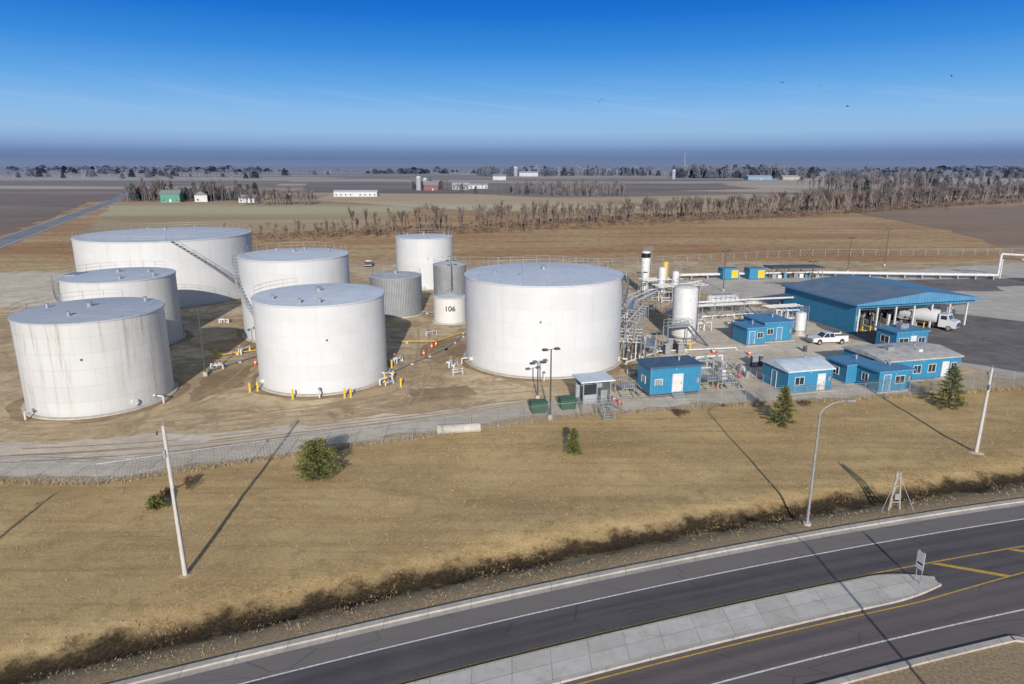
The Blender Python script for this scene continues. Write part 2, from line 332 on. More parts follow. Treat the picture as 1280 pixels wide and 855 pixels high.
wp=M('white_road_paint',(.75,.75,.73),(.45,.44,.42),5,.7,world=True); yp=M('yellow_road_paint',(.66,.38,.05),(.36,.23,.07),5,.7,world=True)
strip('white_lane_marking',-.06,.06,.012,wp); strip('white_lane_marking',-9.3,-9.18,.012,wp)
yo=lambda x:(0 if x<26 else min(1.3,(x-26)*.09))
strip('yellow_lane_marking',-3.3,-3.18,.012,yp); strip('yellow_lane_marking',lambda x:-6.85+yo(x),lambda x:-6.73+yo(x),.012,yp)
mb=MB(yp)
for (x0,x1) in((29.3,33.8),(36,40),(42.5,46),):
    y0=Bx(x0)-3.35;y1=Bx(x1)-6.1
    if x0>30: y1=Bx(x1)-5.6
    mb.add([(x0,y0,.013),(x0+.7,y0+.1,.013),(x1+.2,y1+.12,.013),(x1-.4,y1-.05,.013)],[(0,3,2,1)])
mb.make('yellow_hatch_marking',False)
# --- far-left road and fields
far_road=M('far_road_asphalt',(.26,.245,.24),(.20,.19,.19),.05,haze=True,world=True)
def field(name,ca,cb,pts,z,row=0,rrot=0,jit=0,rowc=.3):
    m,g=newmat(name+'_soil'); P=g.pos(); n=g.noise(g.mapping(P,rad(-rrot),(.3,1,1)),.02,6,.65); n2=g.noise(P,.3,5,.75)
    c=g.mix(g.mapr(n,.38,.62),ca+(1,),cb+(1,)); c=g.mix(g.math('MULTIPLY',g.mapr(n2,.45,.7),.35),c,tuple(x*.55 for x in ca)+(1,))
    n3=g.noise(g.mapping(P,rad(-rrot),(.2,1.,1)),.006,4,.6); c=g.mix(g.math('MULTIPLY',g.mapr(n3,.48,.56),.55),c,tuple(min(.6,x*1.5+.05) for x in ca)+(1,))
    if row:
        q=g.sep(g.mapping(P,rad(-rrot),(1,1,1)))[1]; w_=g.math('SINE',g.math('ADD',g.math('MULTIPLY',q,6.283/row),g.math('MULTIPLY',n2,2.)))
        c=g.mix(g.math('MULTIPLY',g.mapr(w_,0.,1.),rowc),c,tuple(x*.45 for x in cb)+(1,))
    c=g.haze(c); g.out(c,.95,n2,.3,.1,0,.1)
    return sheet(name,pts,z,m,jit,12)
sheet('far_road',[(-181,225),(-330,572),(-440,800),(-430,800),(-318,566),(-170,225)],.06,far_road)
sheet('far_road',[(-150,60),(-181,225),(-170,225),(-139,60)],.06,far_road)
mb=MB(wp)
for of in(-4.6,4.6,): 
    a=Vector((-175.5+of,225)); b=Vector((-324+of*1.1,569)); mb.add([(a.x-.2,a.y,.09),(a.x+.2,a.y,.09),(b.x+.25,b.y,.09),(b.x-.25,b.y,.09)],[(0,1,2,3)])
mb.make('far_road_marking',False)
field('harvested_field',(.50,.36,.20),(.40,.275,.145),[(-300,525),(-160,560),(-60,470),(-58,330),(-95,285),(-165,262)],.05,9,62,3,.4)
field('stubble_field',(.58,.44,.26),(.50,.36,.20),[(-160,566),(-70,478),(-20,430),(60,415),(90,470),(40,600),(-40,700),(-180,700)],.05,14,10,4)
field('stubble_field',(.56,.43,.26),(.44,.32,.19),[(100,440),(230,520),(330,640),(240,700),(80,620)],.05,14,10,4)
field('ploughed_field',(.27,.185,.12),(.34,.245,.16),[(165,225),(190,300),(205,420),(250,445),(420,520),(700,520),(700,300),(400,232)],.05,5,5,3,.35)
field('ploughed_field',(.20,.145,.11),(.27,.20,.145),[(-330,540),(-230,700),(-400,840),(-1600,860),(-1600,400),(-480,300),(-200,270),(-320,520)],.05,12,20,5,.25)
field('tan_field',(.48,.36,.23),(.38,.28,.18),[(-400,845),(-330,960),(-1700,1080),(-1700,865)],.05,12,20,5,.2)
field('ploughed_field',(.22,.165,.13),(.28,.21,.16),[(-330,965),(-420,1330),(-1700,1330),(-1700,1085)],.05,12,20,5,.2)
field('ploughed_field',(.17,.125,.095),(.24,.175,.13),[(-220,740),(60,720),(300,860),(320,1080),(-60,1150),(-330,1120)],.12,16,8,6,.3)
field('tan_field',(.58,.46,.31),(.48,.37,.25),[(330,900),(900,760),(1500,900),(1500,1500),(600,1600),(340,1150)],.12,25,8,6)
field('tan_field',(.54,.42,.28),(.46,.35,.24),[(-1500,1350),(-500,1350),(-350,1500),(-500,1800),(-1700,1900)],.15,25,8,6)
# ------------------------------------------------------------------ common materials
wht=M('white_paint',(.62,.61,.60),(.50,.49,.48),2,.45,spec=.4)
steel=M('galvanised_steel',(.40,.41,.42),(.28,.29,.30),3,.45,metal=.4)
dsteel=M('dark_steel',(.06,.06,.065),(.09,.09,.09),3,.5)
blue=M('blue_metal_siding',(.030,.195,.34),(.04,.225,.375),1.2,.5,rib=.35,spec=.3)
blue2=M('blue_roof_metal',(.07,.21,.36),(.10,.25,.40),.7,.5,rib=.6)
dblue=M('dark_blue_roof',(.05,.095,.16),(.075,.13,.20),1.2,.6,rib=.5)
rackroof=M('rack_roof_metal',(.11,.165,.225),(.17,.22,.28),.35,.55,rib=.8)
paleroof=M('pale_roof_metal',(.66,.72,.76),(.52,.57,.60),.8,.55,rib=.5)
tanroof=M('weathered_roof',(.54,.52,.47),(.38,.36,.33),1.0,.8,rib=.6)
glass=M('window_glass',(.02,.03,.04),(.03,.04,.05),1,.12,spec=.6)
yel=M('yellow_paint',(.75,.48,.03),(.6,.38,.03),3,.5)
org=M('orange_plastic',(.75,.14,.03),(.6,.1,.02),3,.5); red=M('red_paint',(.5,.04,.03),(.35,.03,.02),2,.5)
rubber=M('tyre_rubber',(.02,.02,.02),(.03,.03,.03),8,.9)
wood=M('weathered_wood',(.42,.37,.31),(.24,.20,.16),3,.9,stretch=(8,8,.6),bump=.4)
palepole=M('pale_pole',(.56,.53,.48),(.40,.37,.33),3,.85,stretch=(8,8,.5))
green=M('green_container_paint',(.03,.11,.06),(.02,.08,.04),2,.6)
conc2=M('concrete',(.50,.46,.41),(.38,.35,.30),1.5,.9,world=True)
black=M('black_paint',(.015,.015,.015),None,3,.6)
# ------------------------------------------------------------------ tanks
def tankmat(name,r,base,dirt_amt,seam=.12,grime=(.36,.28,.20)):
    m,g=newmat(name); o_=g.obj(); s=g.sep(o_); a=g.math('MULTIPLY',g.math('ARCTAN2',s[1],s[0]),r)
    uv=g.comb(a,s[2]); br=g.N('ShaderNodeTexBrick'); g.l.new(uv,br.inputs['Vector']); br.inputs['Scale'].default_value=1
    br.inputs['Brick Width'].default_value=5.5; br.inputs['Row Height'].default_value=1.82; br.inputs['Mortar Size'].default_value=.03; br.inputs['Mortar Smooth'].default_value=.4
    b=base; k=1-seam*.35
    br.inputs['Color1'].default_value=b+(1,); br.inputs['Color2'].default_value=tuple(x*k for x in b)+(1,); br.inputs['Mortar'].default_value=tuple(x*(1-seam) for x in b)+(1,)
    st=g.noise(g.comb(a,g.math('MULTIPLY',s[2],.05)),1.3,6,.8); st2=g.noise(g.comb(a,g.math('MULTIPLY',s[2],.02),5.),.35,5,.7); bl=g.noise(o_,.3,5,.65)
    c=g.mix(g.math('MULTIPLY',g.mapr(bl,.42,.66),.2),br.outputs[0],tuple(x*.72 for x in b)+(1,))
    f=g.math('MULTIPLY',g.mapr(st,.50,.64),g.mapr(st2,.40,.56)); f=g.math('MULTIPLY',f,g.mapr(s[2],0.,9.,.35,1.)); c=g.mix(g.math('MULTIPLY',f,dirt_amt),c,grime+(1,))
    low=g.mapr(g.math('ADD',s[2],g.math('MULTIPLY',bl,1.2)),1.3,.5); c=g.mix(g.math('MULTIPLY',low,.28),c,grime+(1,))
    g.out(c,.5,st,.06,.02,0,.35); return m
def tankroof(name,col):
    m,g=newmat(name); o_=g.obj(); n=g.noise(o_,.5,5,.7)
    br=g.N('ShaderNodeTexBrick'); g.l.new(o_,br.inputs['Vector']); br.inputs['Scale'].default_value=1; br.inputs['Brick Width'].default_value=6; br.inputs['Row Height'].default_value=1.8; br.inputs['Mortar Size'].default_value=.035
    br.inputs['Color1'].default_value=col+(1,); br.inputs['Color2'].default_value=tuple(x*.9 for x in col)+(1,); br.inputs['Mortar'].default_value=tuple(x*.6 for x in col)+(1,)
    c=g.mix(g.math('MULTIPLY',g.mapr(n,.4,.65),.4),br.outputs[0],tuple(x*.7 for x in col)+(1,)); g.out(c,.6,n,.1,.02); return m
def rail(mb,r,z,a0,a1,h=1.05,t=.024):
    n=max(3,int(abs(a1-a0)*r/2.)); pts=[(r*math.cos(a0+(a1-a0)*i/n),r*math.sin(a0+(a1-a0)*i/n)) for i in range(n+1)]
    for x,y in pts: mb.tube((x,y,z),(x,y,z+h),t,4)
    for hh in(h,h*.5):
        for p,q in zip(pts,pts[1:]): mb.tube((p[0],p[1],z+hh),(q[0],q[1],z+hh),t,4)
def spiral(T,r,h,a0,a1,w=.8,mat=None):
    mb=T.part('staircase',mat or steel); n=int(h/.45)
    for i in range(n):
        a=a0+(a1-a0)*i/n; b=a0+(a1-a0)*(i+1)/n; z0=h*(1-i/n); z1=h*(1-(i+1)/n)
        for rr in(r+.08,r+w):
            p=Vector((rr*math.cos(a),rr*math.sin(a),z0));q=Vector((rr*math.cos(b),rr*math.sin(b),z1))
            mb.tube(p,q,.08,4)
            if rr>r+.5:
                mb.tube(p+Vector((0,0,1)),q+Vector((0,0,1)),.04,4); mb.tube(p+Vector((0,0,.5)),q+Vector((0,0,.5)),.025,4)
                if i%3==0: mb.tube(p,p+Vector((0,0,1)),.03,4)
        c,s_=math.cos(a),math.sin(a); c2,s2=math.cos(b),math.sin(b)
        mb.add([(c*(r+.08),s_*(r+.08),z0),(c*(r+w),s_*(r+w),z0),(c2*(r+w),s2*(r+w),z0-.02),(c2*(r+.08),s2*(r+.08),z0-.02)],[(0,1,2,3)])
tid=0
def tank(cx,cy,r,h,base=(.56,.56,.56),dirt_amt=.25,roofc=(.56,.59,.63),rise=None,rails=(),stairs=None,seam=.14,rise_k=.05,name='storage_tank',grime=(.36,.28,.20),nozz=True):
    global tid; tid+=1
    T=Thing(name,(cx,cy)); rr=random.Random(tid)
    tm=tankmat('tank_shell_paint_%d'%tid,r,base,dirt_amt,seam,grime); rm=tankroof('tank_roof_paint_%d'%tid,roofc)
    n=96 if r>5 else 56
    T.part('foundation_ring',conc2).lathe([(r+.45,0.0),(r+.45,.14),(r+.05,.2)],n)
    T.part('shell',tm).lathe([(r,.0),(r,h)],n)
    gd=T.part('wind_girder',tm)
    for i in range(n):
        a=2*math.pi*i/n;b=2*math.pi*(i+1)/n
        q=[(q_*math.cos(t),q_*math.sin(t)) for t in(a,b) for q_ in(r,r+.12)]
        gd.add([(x,y,h-.04) for x,y in q]+[(x,y,h-.12) for x,y in q],[(0,1,3,2),(5,4,6,7),(1,5,7,3)])
    rk=r*rise_k if rise is None else rise
    T.part('roof',rm).lathe([(r+.06,h-.03),(r+.06,h+.03),(r*.66,h+.03+rk*.45),(r*.33,h+.03+rk*.82),(.4,h+.04+rk)],n)
    vt=T.part('roof_vents',steel); vt.lathe([(.3,h+rk),(.3,h+rk+.35),(.42,h+rk+.4),(.42,h+rk+.5),(.1,h+rk+.6)],10)
    for k in range(3 if r>6 else 1):
        a=rr.uniform(0,6.28); q=r*rr.uniform(.5,.85); vt.lathe([(.18,h),(.18,h+.6),(.25,h+.62),(.25,h+.7)],8,0,TR(q*math.cos(a),q*math.sin(a),0))
    cam=math.atan2(-cy,-cx)
    for (a0,a1) in rails: rail(T.part('roof_railing',steel),r-.1,h+.02,cam+rad(a0),cam+rad(a1))
    if stairs: spiral(T,r,h,cam+rad(stairs[0]),cam+rad(stairs[1]))
    if nozz:
        pz=T.part('nozzles',[wht,dsteel])
        for k in range(3):
            a=cam+rad(rr.uniform(-70,70)); c,s_=math.cos(a),math.sin(a)
            pz.tube((c*r,s_*r,.9),(c*(r+.35),s_*(r+.35),.9),.3 if k==0 else .14,12); pz.tube((c*(r+.35),s_*(r+.35),.9),(c*(r+.42),s_*(r+.42),.9),.38 if k==0 else .2,12,1 if k else 0)
            if k: pz.path([(c*(r+.4),s_*(r+.4),.9),(c*(r+1.3),s_*(r+1.3),.9),(c*(r+1.3),s_*(r+1.3),.1)],.1,8)
        a=cam+rad(rr.uniform(-12,12)); pz.lathe([(.13,0),(.13,.08)],10,1,TR((r-.02)*math.cos(a),(r-.02)*math.sin(a),h*.62,math.degrees(a),0,90))
    return T
T=tank(-49.5,78.5,7.75,10.7,(.54,.535,.52),.9,(.46,.49,.54),rails=((150,235),(205,262)),seam=.2,grime=(.24,.175,.11)); T.done()
T=tank(-61.4,105.8,8.0,10.6,(.55,.545,.535),.45,(.52,.55,.60),rails=((120,260),),stairs=(-75,-150))
T.part('roof_platform',steel).box(-7.6,-5.4,-2,1.2,10.7,10.85); T.done()
T=tank(-73.9,146.8,17.1,13.0,(.57,.57,.565),.3,(.56,.59,.63),rails=((0,360),),stairs=(2,57)); T.done()
T=tank(-35.8,112.1,8.7,13.0,(.56,.56,.555),.3,(.60,.63,.67),rails=((100,320),),stairs=(-95,-20)); T.done()
T=tank(-24.9,86.9,8.2,11.0,(.59,.59,.59),.2,(.62,.66,.71),rails=((200,260),)); T.done()
T=tank(-20.2,157.7,6.5,11.4,(.56,.56,.555),.3,(.60,.62,.64),rails=((60,300),)); T.done()
T=tank(4.5,96.8,11.2,12.2,(.60,.60,.60),.2,(.58,.62,.68),rails=((120,230),),stairs=(70,150)); T.done()
sil,g=newmat('corrugated_silver'); o_=g.obj(); s=g.sep(o_); a=g.math('ARCTAN2',s[1],s[0]); w_=g.math('SINE',g.math('MULTIPLY',a,96.)); n=g.noise(o_,.8,5,.7)
c=g.mix(g.mapr(w_,-1.,1.),(.20,.21,.22,1),(.38,.39,.40,1)); c=g.mix(g.math('MULTIPLY',g.mapr(n,.4,.65),.4),c,(.22,.20,.18,1)); g.out(c,.5,w_,.4,.05,.3)
for (x,y,r,h,cone,m) in((-21.8,126.9,4.8,7.2,.4,sil),(-12.9,140.5,3.4,7.4,.9,sil)):
    T=Thing('steel_tank',(x,y)); T.part('foundation_ring',conc2).lathe([(r+.3,0),(r+.3,.2)],40); T.part('shell',m).lathe([(r,.15),(r,h)],96)
    T.part('roof',tankroof('silver_roof',(.46,.47,.48))).lathe([(r+.08,h),(r+.08,h+.06),(.3,h+cone)],64); T.part('roof_vents',steel).lathe([(.3,h+cone),(.3,h+cone+.6),(.4,h+cone+.7)],10)
    rail(T.part('roof_railing',steel),r-.1,h,0,6.283); T.done()
T=tank(-11.1,119.8,2.9,4.6,(.60,.59,.56),.35,(.58,.58,.58),rise=.5,rails=((-180,180),),nozz=False)
cam=math.atan2(-119.8,11.1)
fc=bpy.data.curves.new('number_text','FONT'); fc.body='106'; fc.size=1.3; fc.offset=.025; fc.align_x='CENTER'
fo=bpy.data.objects.new('number_text',fc); COL.objects.link(fo)
dg=bpy.context.evaluated_depsgraph_get(); me=bpy.data.meshes.new_from_object(fo.evaluated_get(dg)); bpy.data.objects.remove(fo)
for v in me.vertices:
    a=cam+v.co.x/2.9; v.co=Vector((2.93*math.cos(a),2.93*math.sin(a),v.co.y+2.4))
me.materials.clear(); me.materials.append(black); no=bpy.data.objects.new('number_106',me); COL.objects.link(no); no.parent=T.e
T.done()
def vessel(x,y,r,h,z0=.6,m=wht,band=None,name='pressure_vessel',ladder=True):
    T=Thing(name,(x,y)); T.part('skirt',conc2).lathe([(r*1.1,0),(r*1.1,.25),(r*.8,.3),(r*.8,z0+.1)],24)
    prof=[(r*.3,z0)]+[(r*math.sin(t),z0+r*.35-r*.35*math.cos(t)) for t in(.6,1.1,1.57)]+[(r,h-r*.35)]+[(r*math.cos(t),h-r*.35+r*.35*math.sin(t)) for t in(.4,.8,1.2,1.5)]
    T.part('body',m).lathe(prof,32)
    if band: T.part('band',black).lathe([(r*1.02,band[0]),(r*1.02,band[1])],24)
    if ladder:
        l=T.part('ladder',steel); a=r+.25
        for dx in(-.25,.25): l.tube((a,dx,.3),(a,dx,h+.9),.04,4)
        for i in range(int(h/.4)): l.tube((a,-.25,.5+i*.4),(a,.25,.5+i*.4),.025,4)
        rail(T.part('top_railing',steel),r*.9,h-.2,0,6.28,1.0,.03)
    T.done()
vessel(27.2,105.4,1.9,9.1,.5)
vessel(28.9,147.2,.95,9.4,.5,band=(7.9,8.9),name='vent_stack')
vessel(31.6,142.5,.8,6.6,.8); vessel(34.3,142.0,.7,5.8,.8); vessel(33,146,.6,7.2,.8,m=yel,ladder=False); vessel(47.5,109.8,.9,3.9,.5)
def htank(x,y,L,r,z,rot,name='propane_tank',m=wht,legs=True):
    T=Thing(name,(x,y),rot); prof=[(r*.15,-L/2)]+[(r*math.sin(t),-L/2+r*.5*(1-math.cos(t))) for t in(.5,1.,1.57)]+[(r,L/2-r*.5)]+[(r*math.cos(t),L/2-r*.5+r*.5*math.sin(t)) for t in(.5,1.,1.45)]
    T.part('body',m).lathe(prof,28,0,TR(0,0,z,0,0,90))
    if legs:
        l=T.part('saddles',steel)
        for dx in(-L*.3,L*.3): l.box(dx-.15,dx+.15,-r*.8,r*.8,0,z-r*.6)
        l.path([(0,0,z+r),(0,0,z+r+.5),(L*.4,0,z+r+.5)],.08)
        l.box(-L*.3,L*.3,-.4,.4,z+r+.1,z+r+.15)
        for i in range(7): l.tube((-L*.3+i*L*.1,-.4,z+r+.1),(-L*.3+i*L*.1,-.4,z+r+1.1),.03,4)
        l.tube((-L*.3,-.4,z+r+1.1),(L*.3,-.4,z+r+1.1),.03,4)
    T.done()
htank(40.2,128.6,6.6,1.2,2.0,12); htank(-45.6,127,9,.9,1.4,20,'fuel_tank',M('pale_blue_paint',(.32,.42,.5),None,2,.5))
T=Thing('culvert_pipe',(-5.6,66.7),9); p=T.part('pipe',conc2)
n=24
vs=[(x,rr_*math.cos(2*math.pi*i/n),.5+rr_*math.sin(2*math.pi*i/n)) for (x,rr_) in((-2.2,.56),(-1.9,.56),(-1.9,.5),(2.3,.5),(2.3,.42),(-2.2,.42)) for i in range(n)]
p.add(vs,[(k*n+i,k*n+(i+1)%n,((k+1)%6)*n+(i+1)%n,((k+1)%6)*n+i) for k in range(6) for i in range(n)])
T.done()
# ------------------------------------------------------------------ pipework
def manifold(x,y,rot,L,W,seed,name='pipe_manifold',h=2.2,frame=True):
    rr=random.Random(seed); T=Thing(name,(x,y),rot); p=T.part('pipes',[wht,steel,red,yel]); s=T.part('supports',[steel,dsteel])
    k=max(3,int(W/.55))
    for i in range(k):
        yy=i*W/k; z=rr.choice([.4,.7,h*.6,h]); r=rr.choice([.06,.09,.13])
        x0=rr.uniform(0,L*.35); x1=rr.uniform(L*.5,L)
        p.path([(x0,yy,.05),(x0,yy,z),(x1,yy,z),(x1,yy,.05)],r,8,0 if rr.random()<.75 else 1)
        if rr.random()<.5: p.path([(x0,yy,z),(x0,yy+W/k,z)],r,8,0)
        xx=rr.uniform(x0+.2,x1-.2); p.tube((xx,yy,z),(xx,yy,z+.5),.04,6,1); p.tube((xx,yy,z+.5),(xx,yy,z+.55),.18,10,rr.choice([2,3,1])); p.tube((xx-.18,yy,z),(xx+.18,yy,z),r*1.8,10,1)
    if frame:
        for j in range(int(L/2)+1):
            xx=j*2.
            for yy in(-.2,W): s.tube((xx,yy,0),(xx,yy,h+.4),.06,5)
            s.tube((xx,-.2,h+.4),(xx,W,h+.4),.06,5)
        for yy in(W*.2,W*.5,W*.8): p.tube((-.5,yy,h+.55),(L+.5,yy,h+.55),.1,8,0)
    T.done()
def platform(x,y,rot,L,W,h,name='access_platform'):
    T=Thing(name,(x,y),rot); s=T.part('frame',[steel,wht])
    for xx in(0,L):
        for yy in(0,W): s.tube((xx,yy,0),(xx,yy,h),.08,5)
    s.box(0,L,0,W,h,h+.1)
    for z_ in(.5,1.): s.path([(0,0,h+z_),(L,0,h+z_),(L,W,h+z_),(0,W,h+z_)],.035,4)
    for xx in[L*i/6 for i in range(7)]:
        s.tube((xx,0,h),(xx,0,h+1),.035,4); s.tube((xx,W,h),(xx,W,h+1),.035,4)
    n=int(h/.25)
    for i in range(n):
        z_=h*(1-i/n); X0=L+i*.25; s.box(X0,X0+.26,0,W*.7,z_-.06,z_)
    for yy in(0,W*.7): s.tube((L,yy,h),(L+n*.25,yy,0),.06,4); s.tube((L,yy,h+1),(L+n*.25,yy,1),.035,4)
    T.done()
manifold(17.8,92,78,9,4.5,3,h=2.8); manifold(19,103,70,12,4.5,4,h=3.4); manifold(22,118,60,14,5,5,h=3.0); manifold(30,134,14,10,5,6,h=3)
manifold(34,120,14,12,3,8,h=2); manifold(24,88,14,6,3,9,h=1.6,frame=False); manifold(28,140,14,8,4,10,h=3.4); manifold(46,118,14,6,3,11,h=2.2)
manifold(30,110,30,5,4,12,h=1.6,frame=False); manifold(38,112,14,5,4,13,h=1.4,frame=False); manifold(21,97,60,6,4,14,h=2.,frame=False)
manifold(27,84,14,3,2,15,h=1.,frame=False); manifold(31.5,88,100,3,2,16,h=1.2,frame=False)
platform(19.5,90,76,5,1.4,3.0); platform(23.5,100,14,4,1.5,3.4); platform(27,113,60,5,1.4,2.6); platform(20,110,75,7,1.2,4.0); platform(37,122,14,6,1.4,3); platform(25.5,80.5,14,3,1.2,.9)
for i,(x,y,r_) in enumerate(((-41.5,89,20),(-16.5,92,60),(-33.8,90,-20),(-7.8,86.5,30),(-40,97,75),(-14,108,40),(-52,118,0),(-27,118,10),(15.5,86.5,14),(-16.3,82,50),(-8,90,80))):
    manifold(x,y,r_,2.2,1.1,20+i,h=.8,frame=False)
def ground_pipe(pts,r=.14,m=wht,z=.35):
    T=Thing('ground_pipe'); p=T.part('pipe',m); s=T.part('sleepers',conc2)
    P3=[(x,y,z) for x,y in pts]; p.path(P3,r,8)
    for a,b in zip(pts,pts[1:]):
        L=math.dist(a,b); n=max(1,int(L/4))
        for i in range(n+1):
            x=a[0]+(b[0]-a[0])*i/n;y=a[1]+(b[1]-a[1])*i/n; s.box(x-.2,x+.2,y-.2,y+.2,0,z-r)
    T.done()
ground_pipe([(-41,88),(-36,98),(-40,120),(-20,128),(12,112)],.11,steel); ground_pipe([(-16,88),(-10,100),(-7,112),(14,118),(22,118)],.1,steel); ground_pipe([(-44,95),(-30,104),(-12,104),(-8,110)],.07,yel)
ground_pipe([(16,92),(22,98),(34,100)],.12)
T=Thing('elevated_pipeline'); p=T.part('pipe',wht); s=T.part('supports',steel)
p.path([(40,166,1.1),(73,171,1.1),(119,166,1.1)],.3,8); p.path([(40,167.2,1.1),(73,172.4,1.1),(119,167.4,1.1)],.2,8)
p.path([(119,166,1.1),(119,166,6.3),(124,163,6.3),(124,163,.6),(150,160,.6)],.28,8); p.path([(121,168,0),(121,168,5),(126,165,5),(126,165,0)],.15,8)
for i in range(20): x=40+i*4.1; yy=166+ (x-40)*.15 if x<73 else 171-(x-73)*.109; s.box(x-.15,x+.15,yy-.4,yy+1.7,0,.8)
T.done()
T=Thing('elevated_pipeline'); p=T.part('pipe',wht); p.path([(42,150,2.4),(28,138,2.4),(18,118,2.4)],.2,8); p.path([(58,127,3.2),(44,124,3.2),(30,120,3.2)],.18,8); s=T.part('supports',steel)
for q in((42,150),(35,144),(28,138),(23,128),(18,118),(44,124),(50,125.3),(37,122)): s.tube((q[0],q[1],0),(q[0],q[1],2.5),.1,5)
T.done()
# ------------------------------------------------------------------ buildings
def rect_feature(T,face,u,z,w,h,kind,W,D):
    mk={'win':glass,'door':wht,'bluedoor':blue2,'dark':dsteel,'vent':steel}[kind]
    fr=T.part('frames',wht)
    pn=T.part('windows',[mk]) if kind=='win' else T.part('doors_'+kind,[mk])
    if face=='f': M4=TR(u,0,z)
    elif face=='l': M4=TR(0,D-u,z,-90)
    elif face=='r': M4=TR(W,u,z,90)
    else: M4=TR(W-u,D,z,180)
    pn.box(0,w,-.03,.02,0,h,0,M4); t=.07
    fr.box(-t,0,-.07,.01,-t,h+t,0,M4); fr.box(w,w+t,-.07,.01,-t,h+t,0,M4); fr.box(0,w,-.07,.01,h,h+t,0,M4)
    if kind=='win': fr.box(0,w,-.07,.01,-t,0,0,M4); fr.box(w/2-.025,w/2+.025,-.06,-.031,0,h,0,M4)
    else: T.part('door_hardware',dsteel).box(w*.82,w*.88,-.09,-.031,h*.45,h*.53,0,M4)
def building(name,x,y,rot,W,D,h,z0=0,roof='flat',rm=blue2,wm=blue,rh=.6,feat=(),ov=.25,ac=False,trim=True,scale=1):
    T=Thing(name,(x,y),rot,scale); w_=T.part('walls',wm); w_.box(0,W,0,D,z0,z0+h)
    if z0>.2:
        s=T.part('skids',dsteel)
        for yy in(.2,D-.5): s.box(.1,W-.1,yy,yy+.3,0,z0-.003)
        for i in range(4): s.box(.1+i*(W-.5)/3,.4+i*(W-.5)/3,.52,D-.52,0,z0-.003)
    else: T.part('slab',conc2).box(-.4,W+.4,-.4,D+.4,0,.1)
    r=T.part('roof',rm); zt=z0+h+.002
    if roof=='flat': r.box(-ov,W+ov,-ov,D+ov,zt,zt+.22)
    elif roof=='gx':
        r.prism([(-ov,zt),(D+ov,zt),(D+ov,zt+.15),(D/2,zt+rh+.15),(-ov,zt+.15)],-ov,W+ov,0,Matrix(((0,1,0,0),(1,0,0,0),(0,0,1,0),(0,0,0,1))))
    else: r.prism([(-ov,zt),(W+ov,zt),(W+ov,zt+.15),(W/2,zt+rh+.15),(-ov,zt+.15)],-ov,D+ov)
    if trim:
        t=T.part('trim',blue2)
        for xx in(-.03,W-.09): t.box(xx,xx+.12,-.03,.0,z0,z0+h-.01)
        t2=T.part('fittings',[steel,wht,dsteel]); t2.tube((W*.5,-.12,z0+h-.25),(W*.5,0,z0+h-.25),.06,6,1); t2.box(W-.6,W-.25,-.12,-.002,z0+1.1,z0+1.7)
        t2.tube((W-.42,-.06,z0+1.7),(W-.42,-.06,z0+h),.025,5); t2.lathe([(.12,0),(.12,.5),(.18,.55),(.18,.6)],8,0,TR(W*.7,D*.55,z0+h+(.2 if roof=='flat' else rh*.8)))
    if ac:
        a=T.part('air_conditioner',[steel,dsteel]); a.box(W*.3,W*.3+.9,-.6,-.01,z0+1.2,z0+1.9); a.box(W*.3+.1,W*.3+.8,-.62,-.6,z0+1.3,z0+1.8,1)
    for f in feat: rect_feature(T,*f,W,D)
    return T
T=building('blue_shed',16.5,77.6,14,6.6,3.6,3.2,.5,'flat',dblue,feat=(('f',2.9,.6,1.3,2.2,'door'),('f',.6,1.6,.9,.7,'vent'),('l',1.2,1.5,1,.8,'vent')),ac=False)
s=T.part('steps',steel)
for i in range(3): s.box(2.8,4.3,-1.2+i*.35,-.85+i*.35,0,.17*(i+1))
T.done()
T=building('blue_building',33.6,79.3,14,6.2,5.2,2.6,.15,'gx',paleroof,feat=(('f',4.2,.15,1,2.05,'door'),('f',1,1.1,1.2,.9,'win'),('l',2,.15,.9,2.05,'bluedoor')),rh=.7,ac=False); T.done()
T=building('office_building',47.6,83.6,14,11.8,7.5,2.6,.15,'gx',tanroof,rh=.5,feat=(('f',4.5,1.0,1.1,1.0,'win'),('f',6.8,1.0,1.1,1.0,'win'),('f',9,.15,.95,2.05,'door'),('f',10.4,1.,.8,1.,'win')),ac=False)
r=T.part('roof_units',[steel,wht]); r.box(3,4,3,4,3.1,3.8); r.box(7,7.6,2,2.6,2.95,3.5,1); T.done()
T=building('blue_annex',45.0,79.9,14,4.8,4.0,2.4,.1,'flat',blue2,feat=(('f',.7,.1,.95,2.05,'bluedoor'),('f',2.4,1.,1.3,.9,'win'),('l',1.2,.9,1.0,.9,'win'))); T.done()
T=building('blue_shed',42.6,83.2,14,4.2,3.6,2.3,.1,'flat',blue2,feat=(('l',1.2,.9,1.0,.9,'win'),)); T.done()
T=building('blue_shed',36.3,102.3,14,3.2,4.0,2.5,.2,'flat',blue2,feat=(('f',.4,.25,.9,2,'bluedoor'),('f',1.8,1.2,.9,.8,'win'))); T.done()
T=building('blue_shed',39.8,104.6,14,5,6,2.8,.2,'flat',blue2,feat=(('f',.5,1.3,1.,.8,'win'),('f',2.2,.25,.9,2,'bluedoor'))); T.done()
T=building('blue_kiosk',57.4,98.8,14,5.6,4.0,2.7,.15,'flat',blue2,feat=(('f',.5,1.,1.6,1.,'win'),('f',2.6,.15,.9,2.1,'door'),('f',4,1.,1.1,1.,'win'),('l',1,1.,1.6,1,'win')))
T.part('roof_units',steel).box(2,3.2,1.5,2.5,3.1,3.8); T.done()
